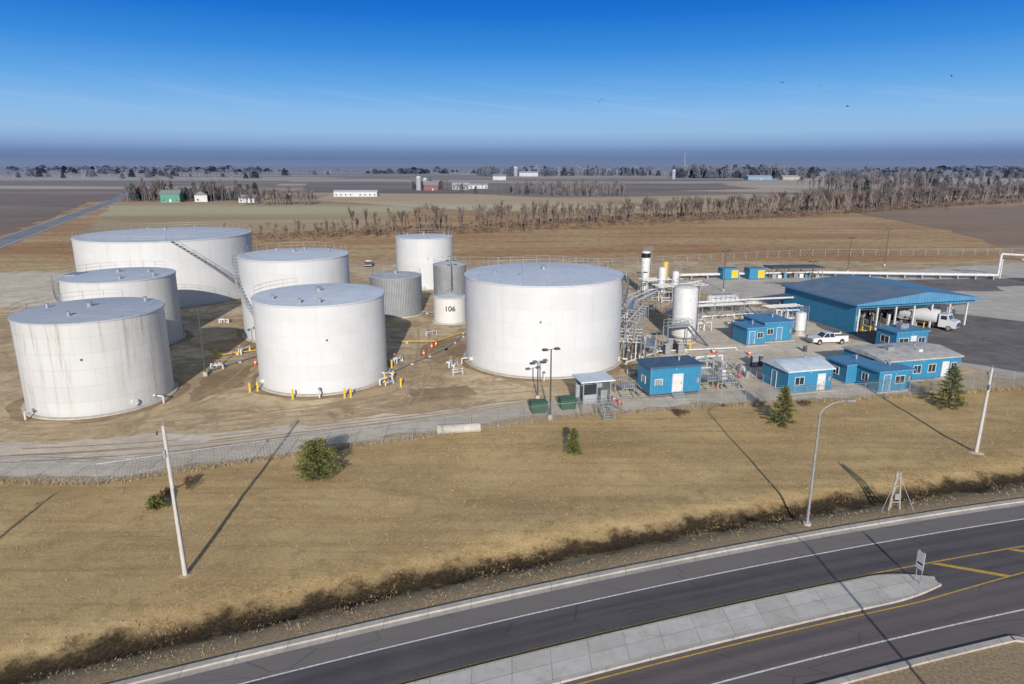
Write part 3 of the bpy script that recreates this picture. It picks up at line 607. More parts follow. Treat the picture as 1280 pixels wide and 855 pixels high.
# loading rack
T=Thing('truck_loading_rack',(56.6,110.0),14); W,D,h=24.,19.,4.9
wl=T.part('walls',blue); wl.box(0,.25,0,D,0,h); wl.box(.25,W,D-.25,D,2.6,h); wl.box(W-.25,W,D*.6,D-.26,1.8,h)
wl.box(.25,W,.0,.2,h-.6,h)
zt=h+.003
def Q(x): return zt+.12+ (1.5*(x+.6)/(W*.55+.6) if x<W*.55 else 1.5*(W+.6-x)/(W*.45+.6))
r=T.part('roof',[rackroof,blue2,wht])
r.prism([(-.6,zt),(W*.55,zt),(W*.55,Q(W*.55)+.1),(-.6,Q(-.6)+.1)],-.8,D+.5,0)
r.prism([(W*.55+.003,zt),(W+.6,zt),(W+.6,Q(W+.6)+.1),(W*.55+.003,Q(W*.55)+.1)],-.8,D+.5,1)
r.prism([(-.62,zt-.02),(W+.62,zt-.02),(W+.62,Q(W+.6)+.14),(W*.55,Q(W*.55)+.14),(-.62,Q(-.6)+.14)],-.88,-.803,1)
r.box(-.68,-.603,-.88,D+.5,zt-.05,Q(-.6)+.14,1)
pl=T.part('posts',wht)
for i in range(7):
    for yy in(.5,D*.5,D-.8):
        x=1.+i*(W-2)/6; pl.box(x-.13,x+.13,yy-.13,yy+.13,.15,h)
sl=T.part('islands',conc2); eq=T.part('loading_arms',[steel,wht,red,yel,dsteel])
rr=random.Random(5)
for i in range(6):
    x=3.+i*3.6; sl.box(x-.5,x+.5,1,D-1,0.045,.2)
    for k in range(9):
        y=2+k*1.8; z=rr.uniform(1.2,2.6); eq.box(x-.25,x+.25,y-.2,y+.2,.2,z,rr.choice([0,1,4,0])); eq.path([(x,y+.4,.2),(x,y+.4,3.3),(x+rr.choice([-1.2,1.2]),y+.4,3.6),(x+rr.choice([-1.,1.]),y+.6,2.)],.07,5,rr.choice([0,1,4]))
    eq.box(x-.6,x+.6,4,D-4,2.9,3.0)
    for k in range(6): eq.tube((x-.6,4+k*2.1,3),(x-.6,4+k*2.1,4),.03,4)
    for b in(-.8,.8): eq.tube((x+b,.6,0),(x+b,.6,1.1),.1,8,3)
eq.box(1,W-1,.6,.75,h-1.1,h-.9,4)
T.done()
# booth with steps
T=Thing('steel_guard_booth',(7.9,71.8),14); s=T.part('frame',steel); hh=1.3
for xx in(0,1.6,3.2):
    for yy in(0,2.4): s.box(xx-.06,xx+.06,yy-.06,yy+.06,0,3.9)
s.box(-.1,3.3,-.1,2.5,hh,hh+.1); T.part('roof',paleroof).box(-.4,3.6,-.4,2.8,3.902,4.05)
pn=T.part('panels',M('grey_panel',(.36,.385,.40),(.28,.30,.31),2,.6,rib=.3)); pn.box(.07,1.53,-.03,.03,hh+.1,2.4); pn.box(3.17,3.23,.07,2.33,hh+.1,3.88); pn.box(.07,3.13,2.37,2.43,hh+.1,3.88)
wn=T.part('windows',glass); wn.box(.09,1.51,-.02,.02,2.42,3.6)
s.box(2.3,3.1,.6,1.6,hh+.1,hh+1.3)
for i in range(6): s.box(1.75,2.95,-.4-i*.3,-.12-i*.3,hh-.2*(i+1)-.05,hh-.2*(i+1))
for xx in(1.75,2.95): s.tube((xx,-.1,hh),(xx,-2.1,0),.05,4); s.tube((xx,-.1,hh+1),(xx,-2.1,1),.04,4); s.tube((xx,-2.1,0),(xx,-2.1,1),.04,4); s.tube((xx,-1.1,.6),(xx,-1.1,1.6),.03,4)
for i in range(6): s.box(3.4+i*.3,3.68+i*.3,0.,1.2,hh-.2*(i+1)-.05,hh-.2*(i+1))
for yy in(0,1.2): s.tube((3.3,yy,hh),(5.3,yy,0),.05,4); s.tube((3.3,yy,hh+1),(5.3,yy,1),.04,4)
T.done()
platform(13.2,77.5,14,1.5,2.2,1.2); platform(24.2,80.5,14,2,2.2,1.2)
for (x,y,m,nm) in((2.2,72.,green,'dumpster'),(5.6,73.2,green,'dumpster')):
    T=Thing(nm,(x,y),14); b=T.part('body',m); b.prism([(.1,.15),(1.7,.15),(1.9,1.3),(0,1.3)],0,1.3); b.prism([(-.03,1.303),(1.93,1.303),(1.93,1.36),(-.03,1.42)],-.03,1.33); rb=T.part('ribs',dsteel)
    for xx in(.4,.9,1.4): rb.box(xx,xx+.07,-.04,-.002,.3,1.2)
    for xx in(.3,1.5): rb.tube((xx,.1,.08),(xx,1.2,.08),.08,8)
    T.done()
for (x,y,a,b_) in((51.6,165.8,blue,yel),(58.1,165.8,blue,yel)):
    T=Thing('blue_container',(x,y),8); T.part('body',a).box(0,4.2,0,3,.2,2.6); T.part('lid',blue2).box(-.1,4.3,-.1,3.1,2.602,2.75); T.part('door',b_).box(2.2,3.9,-.06,-.002,.4,2.3); T.part('skids',dsteel).box(.2,4,.3,2.7,0,.198); T.done()
T=Thing('open_canopy',(64.2,167),5); T.part('roof',dsteel).box(-.3,13.3,-.3,5,2.5,2.8); p=T.part('posts',steel)
for i in range(5):
    for yy in(0,4.6): p.box(i*3.2,i*3.2+.15,yy,yy+.15,0,2.5)
c_=T.part('crates',[steel,wht,blue,dsteel])
for i in range(9): x=.5+i*1.4; c_.box(x,x+1,1,2.2,0,R.uniform(.7,1.6),i%4)
T.done()
redb=M('farm_wall_white',(.62,.62,.60),None,.5,.8,haze=True); gb=M('green_barn_wall',(.05,.22,.13),(.06,.26,.16),.5,.7,haze=True); gr_=M('grey_shingle',(.22,.21,.20),None,.5,.9,haze=True); rdw=M('red_barn_wall',(.25,.06,.04),None,.5,.8,haze=True)
greyw=M('grey_barn',(.35,.35,.36),None,.5,.8,haze=True); lb=M('light_blue_shed',(.14,.32,.44),None,.5,.8,haze=True)
def house(name,x,y,rot,W,D,h,rh,wm,rm,roof='gx'):
    n=max(2,int(W/4)); ft=[('f',(i+.5)*W/n-.6,1.,1.2,1.3,'win') for i in range(n) if i!=n//2]+[('f',(n//2+.5)*W/n-.6,.1,1.2,2.1,'door'),('l',D/2-.6,1,1.2,1.3,'win')]
    building(name,x,y,rot,W,D,h,.1,roof,rm,wm,rh,ft,.4,trim=False).done()
house('green_barn',-270,535,10,14,10,6,3,gb,gr_); house('farmhouse',-246,540,20,9,8,5,3,redb,gr_,'gy'); house('farmhouse',-208,530,-10,13,8,3.2,2.4,redb,gr_)
house('long_white_shed',-162,634,3,39,12,4,1.6,redb,redb); house('red_barn',-100,795,15,16,11,6,4,rdw,gr_); house('grey_barn',-70,820,5,20,10,5,3,greyw,greyw)
house('blue_farm_shed',475,1412,5,50,20,6,3,lb,greyw); house('yellow_farm_shed',540,1400,5,35,18,6,3,M('yellow_shed',(.42,.36,.16),None,.5,haze=True),greyw); house('white_farm_shed',-60,860,0,30,12,4,2,redb,greyw); house('farmhouse',-38,1400,0,26,18,7,4,redb,gr_)
house('white_farm_shed',20,1900,0,50,20,9,4,redb,greyw)
for i,(x,y,h,r) in enumerate(((-107,803,16,3),(-100,806,14,2.6),(345,1500,20,4),(10,1950,26,6))):
    T=Thing('grain_silo',(x,y)); T.part('body',greyw).lathe([(r,0),(r,h-r*.6)],24); T.part('dome',redb).lathe([(r*1.02,h-r*.6),(r*.8,h-r*.25),(r*.4,h),(.1,h+.1)],24); T.done()
T=Thing('radio_mast',(415,1700)); m_=T.part('lattice',M('mast_grey',(.3,.3,.34),None,1,haze=True))
for a in range(3): m_.tube((3*math.cos(a*2.09),3*math.sin(a*2.09),0),(.6*math.cos(a*2.09),.6*math.sin(a*2.09),58),.45,4)
for k in range(14):
    q=3-k*.17; q2=3-(k+1)*.17
    for a in range(3): m_.tube((q*math.cos(a*2.09),q*math.sin(a*2.09),k*4.1),(q2*math.cos((a+1)*2.09),q2*math.sin((a+1)*2.09),k*4.1+4.1),.25,4)
T.done()
# ------------------------------------------------------------------ fence
def fence(pts,name='chain_link_fence',h=2.0,pitch=.32,wr=.011,step=3.,pr=.035,wires=True):
    T=Thing(name); p=T.part('posts',steel); wv_=T.part('mesh_wires',steel)
    for a,b in zip(pts,pts[1:]):
        a=Vector((a[0],a[1],0));b=Vector((b[0],b[1],0)); L=(b-a).length; u=(b-a)/L; n=max(1,round(L/step)); nn=Vector((-u.y,u.x,0))
        for i in range(n): q=a+u*(L*i/n); p.tube(q,q+Vector((0,0,h+.05)),pr,6)
        for i in range(n): q=a+u*(L*i/n); p.tube(q+Vector((0,0,h)),q+Vector((0,0,h+.3))-nn*.25,.02,4)
        p.tube(a+Vector((0,0,h)),b+Vector((0,0,h)),pr*.7,5); p.tube(a+Vector((0,0,h+.3))-nn*.25,b+Vector((0,0,h+.3))-nn*.25,.014,3)
        if wires:
            k=int(L/pitch)
            for i in range(-int(h/pitch),k):
                for sg in(0,1):
                    x0=i*pitch; x1=x0+h; z0,z1=0.,h
                    if x0<0: z0=-x0; x0=0
                    if x1>L: z1=h-(x1-L); x1=L
                    if x1<=x0: continue
                    if sg: z0,z1=h-z0,h-z1
                    A=a+u*x0+Vector((0,0,z0)); B_=a+u*x1+Vector((0,0,z1)); wv_.tube(A,B_,wr,3,cap=False)
    T.done(False)
fence([(-75,51.5),(-45.8,55.4),(-36.1,54.6),(-18.8,61.6),(4.4,70.0),(24.1,74.6),(45.1,77.9),(66,82.4),(90,88)])
fence([(-140,165),(-100,178)],pitch=.6,wires=False)
fence([(28,190),(89,211),(165,215)],pitch=1.2,wr=.02,wires=True,pr=.06,step=4); fence([(-36,196),(28,190)],wires=False,pr=.05,step=4)
fence([(24,86),(31,87.5),(32.5,82)],'handrail_fence',1.1,wires=False,step=1.5)
# ------------------------------------------------------------------ poles
def utility_pole(x,y,h,lean=0,arm=True):
    T=Thing('utility_pole',(x,y)); p=T.part('pole',palepole); p.tube((0,0,-.3),(lean,0,h),.17,12,0,.11)
    f=T.part('fittings',[steel,dsteel]); f.tube((lean,0,h),(lean,0,h+.25),.04,5); f.tube((lean-.4,-.1,h-.5),(lean,-.1,h-.5),.03,5); f.lathe([(.06,h-.6),(.08,h-.5),(.06,h-.35)],8,1,TR(lean-.4,-.1,0)); f.box(lean*.9-.14,lean*.9+.02,-.26,-.13,h-2.1,h-1.6)
    f.tube((0.18,-.14,.2),(.12+lean*.6,-.13,h*.6),.025,4)
    T.part('base_soil',dirt).lathe([(.9,-.08),(.6,.06),(.25,.12)],14); T.done()
utility_pole(-22.2,41.0,10.9,-.15); utility_pole(45.1,61.6,8.6,.1); utility_pole(-37.8,24.5,10.6,0)
def street_lamp(x,y,h,rot=0,arm=2.2):
    T=Thing('street_lamp',(x,y),rot); p=T.part('pole',steel); p.tube((0,0,0),(0,0,h-1.),.11,12,0,.07)
    pts=[(0,0,h-1)]+[(arm*(1-math.cos(t)),0,h-1+1.*math.sin(t)) for t in(.3,.6,.9,1.2,1.5)]; p.path(pts,.045,8)
    T.part('base_plinth',conc2).lathe([(.3,-.1),(.3,.12)],16)
    T.part('lamp_head',[steel,wht]).prism([(0,-.06),(.75,-.1),(.75,.02),(.3,.1),(0,.06)],-.17,.17,0,TR(pts[-1][0],0,pts[-1][2])); T.done()
street_lamp(23,48,10,12); street_lamp(22.6,19,10.6,160)
def yard_lamp(x,y,h):
    T=Thing('yard_light_pole',(x,y),20); p=T.part('pole',dsteel); p.tube((0,0,0),(0,0,h),.1,10,0,.07); p.tube((-.6,0,h),(.6,0,h),.04,6)
    for s_ in(-1,1): T.part('lamp_heads',dsteel).prism([(-.3,h-.08),(.3,h-.08),(.25,h+.1),(-.25,h+.1)],-.25,.25,0,TR(s_*.7,0,0))
    T.part('base_plinth',conc2).lathe([(.3,0),(.3,.6)],14); T.done()
for q in((4.2,70.6,8),(3.05,77.1,4.6),(-40.7,86.7,9),(-43,111,9),(-12,134,9),(47,150,9),(62,140,8),(88,178,9),(104,190,10),(24.,125,8)): yard_lamp(*q)
T=Thing('traffic_sign',(27.0,Bx(27.0)-5.1,.15),-76); p=T.part('posts',steel); p.box(-.24,-.19,0,.05,0,2.3); p.box(.19,.24,0,.05,0,2.3)
T.part('panel',[wht]).box(-.3,.3,-.03,-.002,1.0,2.25); T.part('symbol',black).box(-.22,.22,-.036,-.031,1.35,1.48); T.done()
T=Thing('wooden_marker_frame',(31.1,50.4)); p=T.part('posts',wood)
p.tube((-.5,0,-.7),(-.12,.1,3.3),.08,8); p.tube((.5,0,-.7),(.12,.1,3.2),.08,8); p.tube((0,.6,-.7),(0,.15,3.),.07,8)
for z_ in(.6,1.3,2.,2.7): q=.5-.1*z_; p.tube((-q,0,z_),(q,0,z_),.05,6)
T.part('meter_box',steel).box(-.2,.2,-.2,0,.9,1.4); T.part('guy_wires',steel).path([(-1.3,-.5,0),(0,.1,3.1),(1.3,-.6,0)],.02,4); T.done()
for (x,y) in((-32.3,80.0),(-31.5,80.4),(-26.2,77.4),(-20.1,77.8),(-19.4,78),(-16.4,84),(-15.5,85),(-16.6,90.4),(-14,82),(17.5,86.5),(20,88),(27,100),(53,107)):
    T=Thing('yellow_bollard',(x,y)); T.part('post',yel).lathe([(.12,0),(.12,1.1),(.09,1.2),(.02,1.22)],10); T.part('footing',conc2).lathe([(.25,0),(.25,.06)],10); T.done()
for (x,y) in((-11.8,102.5),(-12.3,101.1),(12.6,75.5),(12.1,76.6),(30,98),(-36,92),(-13,97),(26,82),(-47,88),(28.5,90),(35,97)):
    T=Thing('traffic_cone',(x,y)); T.part('cone',org).lathe([(.25,.05),(.1,.7),(.04,.85)],12); T.part('base',black).box(-.3,.3,-.3,.3,0,.05); T.part('stripe',wht).lathe([(.19,.35),(.15,.5)],12); T.done()
for (x,y,m) in((-10,128,M('bluedrum',(.03,.12,.35),None,2)),(25,93,red),(26,93.4,red),(44,99,dsteel),(31,86,steel),(29.8,85.5,red),(-43.7,97,yel)):
    T=Thing('oil_drum',(x,y)); T.part('body',m).lathe([(.3,0),(.3,.28),(.32,.3),(.3,.32),(.3,.58),(.32,.6),(.3,.62),(.3,.88)],16); T.part('rim',steel).lathe([(.31,.88),(.31,.91)],16); T.done()
for i in range(14):
    x,y=R.choice([(27,84),(30,88),(34,92),(-42,104),(12,120),(-5,124),(50,122),(38,110),(56,92),(24,98)]); x+=R.uniform(-2,2); y+=R.uniform(-2,2)
    T=Thing('electrical_cabinet',(x,y),14+R.choice([0,90])); T.part('body',R.choice([steel,wht,dsteel])).box(0,1.,0,.5,.1,1.6); T.part('door',steel).box(.06,.94,-.02,-.002,.2,1.5); T.part('plinth',conc2).box(-.1,1.1,-.1,.6,0,.098); T.part('cap',wht).box(-.04,1.04,-.04,.54,1.602,1.65); T.done()
# ------------------------------------------------------------------ vehicles
def wheels(T,pos,r=.38,w=.26):
    t=T.part('tyres',rubber); h_=T.part('rims',steel)
    for x,y in pos:
        Tm=Matrix.Translation((x,y,r))@Matrix.Rotation(rad(90),4,'X')
        t.lathe([(r*.6,-w/2),(r*.95,-w/2),(r,-w*.3),(r,w*.3),(r*.95,w/2),(r*.6,w/2)],20,0,Tm); h_.lathe([(r*.6,-w/2-.005),(r*.6,w/2+.005)],14,0,Tm)
carw=M('car_white_paint',(.62,.62,.62),(.57,.57,.57),1,.25,spec=.6)
def pickup(x,y,rot,m=carw):
    T=Thing('pickup_truck',(x,y,.02),rot); b=T.part('body',m); w=1.0
    b.prism([(-2.9,.5),(-2.3,.45),(-2.2,.8),(-1.9,.95),(-1.55,.8),(-1.45,.45),(1.35,.45),(1.45,.8),(1.75,.95),(2.05,.8),(2.2,.45),(2.8,.5),(2.85,.95),(2.6,1.12),(1.25,1.2),(-2.85,1.2)],-w,w)
    T.part('bed',black).box(-2.75,-.75,-.85,.85,1.203,1.22)
    for (a,c_,d_,e_) in((-2.85,-.7,-1.,-.88),(-2.85,-.7,.88,1.),(-2.85,-2.76,-.88,.88)): b.box(a,c_,d_,e_,1.2,1.42)
    def cab(z0,z1,x0,x1,x2,x3,y0,y1): return [(x0,-y0,z0),(x1,-y0,z0),(x1,y0,z0),(x0,y0,z0),(x2,-y1,z1),(x3,-y1,z1),(x3,y1,z1),(x2,y1,z1)]
    F=[(4,5,6,7),(0,1,5,4),(1,2,6,5),(2,3,7,6),(3,0,4,7)]
    T.part('glasshouse',glass).add(cab(1.2,1.78,-.65,1.3,-.5,.75,.95,.78),F); b.add(cab(1.78,1.86,-.52,.78,-.45,.68,.79,.74),F)
    for xx in(-.6,.15):
        for s_ in(-1,1): b.tube((xx,s_*.955,1.2),(xx+.05,s_*.79,1.79),.045,4)
    for s_ in(-1,1): b.tube((1.28,s_*.94,1.2),(.76,s_*.78,1.79),.05,4)
    T.part('lights',[wht,red]).box(2.83,2.88,-.9,-.55,.8,1.); T.p['lights'].box(2.83,2.88,.55,.9,.8,1.); T.p['lights'].box(-2.93,-2.86,-.98,-.85,.8,1.15,1); T.p['lights'].box(-2.93,-2.86,.85,.98,.8,1.15,1)
    T.part('bumpers',steel).box(2.8,2.98,-.95,.95,.45,.68); T.p['bumpers'].box(-3.03,-2.87,-.95,.95,.45,.68)
    wheels(T,[(-1.87,-.88),(-1.87,.88),(1.75,-.88),(1.75,.88)]); T.done()
pickup(49.5,103.9,186)
pickup(-40,190,100,M('car_dark_paint',(.05,.05,.06),None,1,.3))
def tanker(x,y,rot):
    T=Thing('tank_truck',(x,y,.035),rot); b=T.part('cab',carw)
    b.prism([(2.,.6),(4.6,.6),(4.7,1.5),(4.5,1.75),(3.6,1.9),(3.25,2.75),(2.,2.8)],-1.15,1.15); gl=T.part('windows',glass); gl.add([(3.62,-.95,1.95),(3.62,.95,1.95),(3.3,.9,2.62),(3.3,-.9,2.62)],[(0,1,2,3)])
    for s_ in(-1,1): gl.box(2.3,3.2,s_*1.16-.01,s_*1.16+.01,1.9,2.55)
    T.part('grille',dsteel).box(4.7,4.75,-.7,.7,.8,1.5); T.part('chassis',dsteel).box(-5,4.4,-.5,.5,.6,.9)
    tk=[(.3,-5)]+[(1.15,-4.8),(1.2,-4.6),(1.2,1.4),(1.15,1.6),(.3,1.75)]; T.part('tank',carw).lathe(tk,28,0,TR(0,0,2.1,0,0,90))
    T.part('manholes',steel).box(-4,.8,-.25,.25,3.28,3.4)
    T.part('fenders',carw).box(-4.6,-1.6,-1.2,1.2,1.05,1.12); wheels(T,[(3.6,-.95),(3.6,.95),(-2.4,-.95),(-2.4,.95),(-3.7,-.95),(-3.7,.95)],.5,.4); T.done()
tanker(71.8,115.2,-48)
# ------------------------------------------------------------------ vegetation
def conifer(x,y,h,w,seed,n=5200,squat=False,name='pine_tree'):
    rr=random.Random(seed); T=Thing(name,(x,y),rr.uniform(0,360)); T.part('trunk',bark).tube((0,0,-.3),(0,0,h*.93),h*.03,8,0,.02)
    lf=T.part('foliage',[ndl1,ndl2,ndl3]); br=T.part('limbs',bark)
    nb=int(80 if not squat else 130)
    for k in range(nb):
        t=(k+.5)/nb; z0=h*(.04+.93*t); a=k*2.4+rr.uniform(-.3,.3)
        L=w/2*((1-t)**(.75) if not squat else ((1-t)**.45)*(.75+.25*min(1,t*4)))*rr.uniform(.68,1.15)+.12
        up=.3+.5*t if squat else -.05+.5*t; d_=Vector((math.cos(a),math.sin(a),up)).normalized(); p0=Vector((0,0,z0*(.9 if squat else 1))); br.tube(p0,p0+d_*L,.025,4,0,.008)
        cnt=int(n/nb*(.35+1.1*(L/(w/2))))
        for j in range(cnt):
            s_=rr.uniform(.15,1.)**.7; c=p0+d_*L*s_+Vector((rr.gauss(0,.10),rr.gauss(0,.10),rr.gauss(0,.07)-.05*s_))*(w/3.5)
            e=(d_+Vector((rr.gauss(0,.55),rr.gauss(0,.55),rr.gauss(0,.45)))).normalized(); sd_=e.orthogonal().normalized(); sd_=Matrix.Rotation(rr.uniform(0,6.28),3,e)@sd_
            ll=rr.uniform(.12,.26); ww=.035
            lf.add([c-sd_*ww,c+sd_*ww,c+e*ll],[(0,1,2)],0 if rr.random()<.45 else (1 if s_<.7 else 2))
    T.done(False)
bark=M('bark',(.10,.075,.055),(.06,.045,.035),5,.9)
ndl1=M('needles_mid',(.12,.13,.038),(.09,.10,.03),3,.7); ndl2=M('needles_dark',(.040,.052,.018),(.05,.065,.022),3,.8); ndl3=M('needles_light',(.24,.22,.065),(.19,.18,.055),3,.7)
conifer(-17.2,55.6,4.0,4.6,1,9500,True,'evergreen_bush'); conifer(5.96,61.4,2.6,1.7,2,2600); conifer(29.1,69,4.4,2.9,3,5500); conifer(50.5,74.6,5.0,3.7,4,6500)
conifer(-28.9,50.4,1.1,1.6,5,1200,True,'shrub')
twig=M('bare_twigs',(.17,.11,.07),(.11,.07,.045),4,.9); twigh=M('bare_branches_far',(.21,.155,.115),(.12,.088,.065),.15,.95,haze=True,world=True,hd=2000.); evg=M('evergreen_far',(.06,.07,.04),(.04,.05,.03),.4,.9,haze=True,world=True,hd=1600.)  # far trees tinted with thicker haze, lightening their dark self-shadow
brushm=M('dead_brush_far',(.26,.165,.10),(.15,.095,.06),.15,.95,haze=True,world=True,hd=2000.)
def bare(mb,rr,h,spread=.42,depth=5,tw=.028,tr=.15,upw=.08):
    def rec(p,d_,L,r,k):
        q=p+d_*L; mb.tube(p,q,r,3,0,r*.7,cap=False)
        if k==0: return
        for i in range(3 if k>1 else 4):
            nd=(d_+Vector((rr.gauss(0,spread),rr.gauss(0,spread),rr.gauss(upw,spread*.6)))).normalized(); rec(p+d_*L*rr.uniform(.55,1.),nd,L*rr.uniform(.6,.85),max(tw,r*.6),k-1)
    rec(Vector((0,0,-.2)),Vector((rr.gauss(0,.06),rr.gauss(0,.06),1)).normalized(),h*.3,tr,depth)
for (x,y,h,s) in((-28.3,54.2,1.5,1),(18.5,71.6,1.4,2),(19.4,72,1.1,3),(-29.3,52.8,1.2,4),(34,74.5,1.2,5)):
    mb=MB(twig); rr=random.Random(s)
    for k in range(7):
        m2=MB(twig); bare(m2,rr,h,.45,4,.01,.025); o_=Vector((rr.gauss(0,.3),rr.gauss(0,.3),0)); mb.add([Vector(v)+o_ for v in m2.v],m2.f)
    ob=mb.make('bare_shrub',False); ob.location=(x,y,0)
variants=[]; brv=[]
for s in range(8):
    mb=MB(twigh); rr=random.Random(50+s); bare(mb,rr,13.5,.20+.03*(s%3),4,.05,.26,.32)
    me=bpy.data.meshes.new('bare_tree'); me.from_pydata(mb.v,[],mb.f); me.materials.append(twigh); variants.append(me)
for s in range(4):
    mb=MB(brushm); rr=random.Random(150+s)
    for k in range(3):
        m2=MB(brushm); bare(m2,rr,10,.4,3,.09,.12,.2); ox=Vector((rr.gauss(0,2),rr.gauss(0,2),0)); mb.add([Vector(v)+ox for v in m2.v],m2.f)
    me=bpy.data.meshes.new('brush'); me.from_pydata(mb.v,[],mb.f); me.materials.append(brushm); brv.append(me)
evv=[]
for s in range(3):
    mb=MB(evg); rr=random.Random(80+s); mb.tube((0,0,0),(0,0,9),.2,5)
    for j in range(900):
        t=rr.random(); z_=1+8.5*t; q=(2.6 if s else 2.)*(1-t)**(.5 if s else .8)*rr.uniform(.4,1.05)+.1; a=rr.uniform(0,6.28); c=Vector((q*math.cos(a),q*math.sin(a),z_)); e=Vector((rr.gauss(0,1),rr.gauss(0,1),rr.gauss(0,.6))).normalized()*.7; f_=e.orthogonal().normalized()*.35
        mb.add([c-f_,c+f_,c+e],[(0,1,2)])
    me=bpy.data.meshes.new('evergreen'); me.from_pydata(mb.v,[],mb.f); me.materials.append(evg); evv.append(me)
def scatter(name,pts,sc=(.7,1.25),ev=0,wide=1.,pool=None):
    e=bpy.data.objects.new(name,None); COL.objects.link(e)
    for (x,y,k) in pts:
        me=R.choice(evv) if R.random()<ev else R.choice(pool or variants); o_=bpy.data.objects.new('tree',me); COL.objects.link(o_); o_.parent=e
        s=k*R.uniform(*sc); o_.location=(x,y,0); o_.rotation_euler=(0,0,R.uniform(0,6.28)); o_.scale=(s*wide,s*wide,s)
def along(poly,step,width,k=1.):
    out=[]
    for a,b in zip(poly,poly[1:]):
        L=math.dist(a,b); n=int(L/step)
        for i in range(n): t=i/n; out.append((a[0]+(b[0]-a[0])*t+R.gauss(0,width),a[1]+(b[1]-a[1])*t+R.gauss(0,width),k*(1 if len(a)<3 else a[2])))
    return out
TLN=[(-100,262,.5),(-53,290,.9),(-14,302,.95),(22,328,.8),(64,356,.95),(134,390,1.05),(166,410,1.15),(250,465,1.15),(330,525,1.2),(430,590,1.35),(560,665,1.4)]
scatter('tree_line',along(TLN,.85,7.5),sc=(.6,1.2))
scatter('brush_line',along([(-150,240,.16),(-98,254,.25),(-53,278,.3),(-14,288,.3),(22,308,.3),(64,337,.33),(134,372,.35),(200,410,.35),(420,560,.45)],.9,5),wide=1.6,pool=brv)
scatter('brush_line',along([(-100,266,.3),(-14,306,.35),(64,360,.35),(166,415,.4),(430,596,.5)],1.3,4),wide=1.6,pool=brv)
scatter('farmstead_trees',[(R.uniform(-310,-205),R.uniform(548,580),R.uniform(.9,1.5)) for _ in range(110)],ev=.25)
scatter('farmstead_trees',[(R.uniform(-195,-145),R.uniform(490,520),R.uniform(.6,1.0)) for _ in range(70)],wide=1.2)
scatter('woodland',[(R.uniform(330,480),R.uniform(720,820),R.uniform(1.1,1.8)) for _ in range(190)],ev=.1)
scatter('woodland',[(R.uniform(400,640),R.uniform(1600,1800),R.uniform(1.9,2.7)) for _ in range(200)],ev=.6,wide=1.6)
scatter('woodland',[(R.uniform(-100,430),R.uniform(1900,2300),R.uniform(1.4,2.6)) for _ in range(200)],ev=.5,wide=1.8)
scatter('woodland',[(R.uniform(-60,90),R.uniform(680,760),R.uniform(.6,1.1)) for _ in range(80)],ev=.1)
scatter('woodland',[(R.uniform(30,110),R.uniform(640,700),R.uniform(.7,1.2)) for _ in range(110)],wide=1.1)
scatter('woodland',[(R.uniform(-120,-75),R.uniform(810,850),R.uniform(.8,1.3)) for _ in range(40)],ev=.2)
scatter('woodland',[(R.uniform(-1300,-500),R.uniform(1500,2600),R.uniform(1.,1.8)) for _ in range(170)],ev=.3,wide=2.)
scatter('woodland',[(R.uniform(600,1400),R.uniform(1500,1900),R.uniform(1.2,2.3)) for _ in range(200)],ev=.4,wide=1.8)
scatter('woodland',[(R.uniform(560,760),R.uniform(820,1000),R.uniform(.9,1.7)) for _ in range(80)],ev=.3,wide=1.2)
dw=[]
for _ in range(34):
    cx=R.uniform(-4200,4200); cy=R.choice([2600,3300,4200,5200]); wd=R.uniform(60,420)
    for k in range(int(wd/13)): dw.append((cx+R.uniform(-wd,wd),cy+R.gauss(0,60),R.uniform(1.3,2.4)*(cy/3300)**.5))
scatter('distant_woods',dw,ev=.6,wide=4.)
gtm=[M('dry_tuft',(.56,.41,.21),(.42,.29,.14),2,.9,world=True),M('weed_tuft',(.20,.15,.08),(.13,.09,.05),2,.9,world=True)]
mb=MB(gtm)
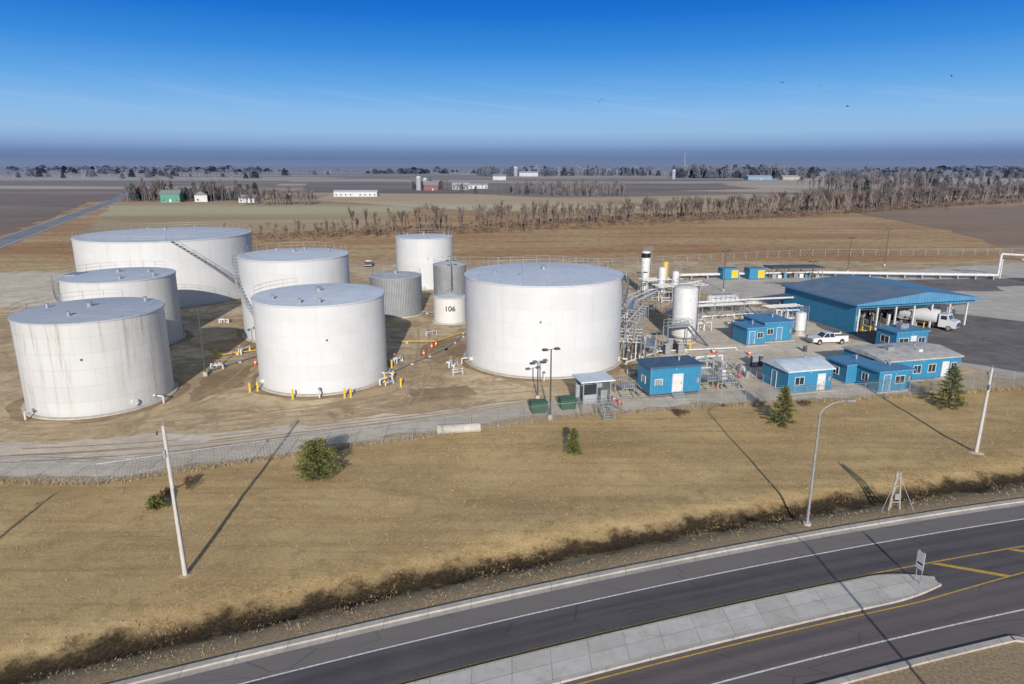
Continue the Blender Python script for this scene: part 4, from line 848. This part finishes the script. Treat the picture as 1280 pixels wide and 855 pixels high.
for i in range(14000):
    x=R.uniform(-45,75); o_=R.choice([R.gauss(7.0,1.8),R.uniform(3.2,32),R.uniform(3.2,32)])
    if o_<3.1: continue
    y=Bx(x)+o_
    if y>front_y(x)-.8: continue
    z_=gh(x,y); near=abs(o_-6.9)<2.; cl_=noise.noise(Vector((x*.3,y*.3,1)))
    if near and cl_<.05: continue
    hh=R.uniform(.06,.18) if near else R.uniform(.04,.12)
    for k in range(4):
        a=R.uniform(0,6.28); q=R.uniform(0,.16); cx=x+q*math.cos(a); cy=y+q*math.sin(a); ww=.02
        mb.add([(cx-ww*math.sin(a),cy+ww*math.cos(a),z_-.03),(cx+ww*math.sin(a),cy-ww*math.cos(a),z_-.03),(cx+R.gauss(0,.06),cy+R.gauss(0,.06),z_+hh)],[(0,1,2)],1 if near and R.random()<.6 else 0)
for i in range(3500):
    x=R.uniform(-60,66); y=front_y(x)-R.uniform(-.3,.9)
    for k in range(3):
        ww=.02; mb.add([(x-ww,y,0),(x+ww,y,0),(x+R.gauss(0,.1),y+R.gauss(0,.1),R.uniform(.12,.4))],[(0,1,2)],R.randint(0,1))
mb.make('grass',False)
# ------------------------------------------------------------------ birds
bm_=M('bird_feathers',(.02,.02,.022),(.035,.033,.03),8,.8)
for (x,y,z_,s,r_) in((27.7,74.4,35.3,.6,20),(32.5,76.5,35.2,.55,70),(29.5,63.3,32.1,.6,130),(14,116,37,.7,40),(58,96,38.5,.7,-30),(14.6,117,37.5,.7,10)):
    T=Thing('bird',(x,y,z_),r_,s); b=T.part('body',bm_); b.lathe([(.005,-.24),(.03,-.18),(.06,-.05),(.065,.05),(.04,.13),(.038,.17),(.03,.2),(.006,.26)],8,0,TR(0,0,0,0,0,90))
    b.add([(-.2,-.02,0),(-.2,.02,0),(-.36,.06,.01),(-.36,-.06,.01)],[(0,1,2,3)])
    wg=T.part('wings',bm_); up=R.uniform(.05,.22)
    for s_ in(-1,1): wg.add([(.1,s_*.04,.02),(-.08,s_*.04,.02),(-.1,s_*.28,up),(.09,s_*.28,up),(-.1,s_*.55,up*.7),(-.04,s_*.57,up*.7)],[(0,1,2,3),(3,2,4,5)])
    T.done()
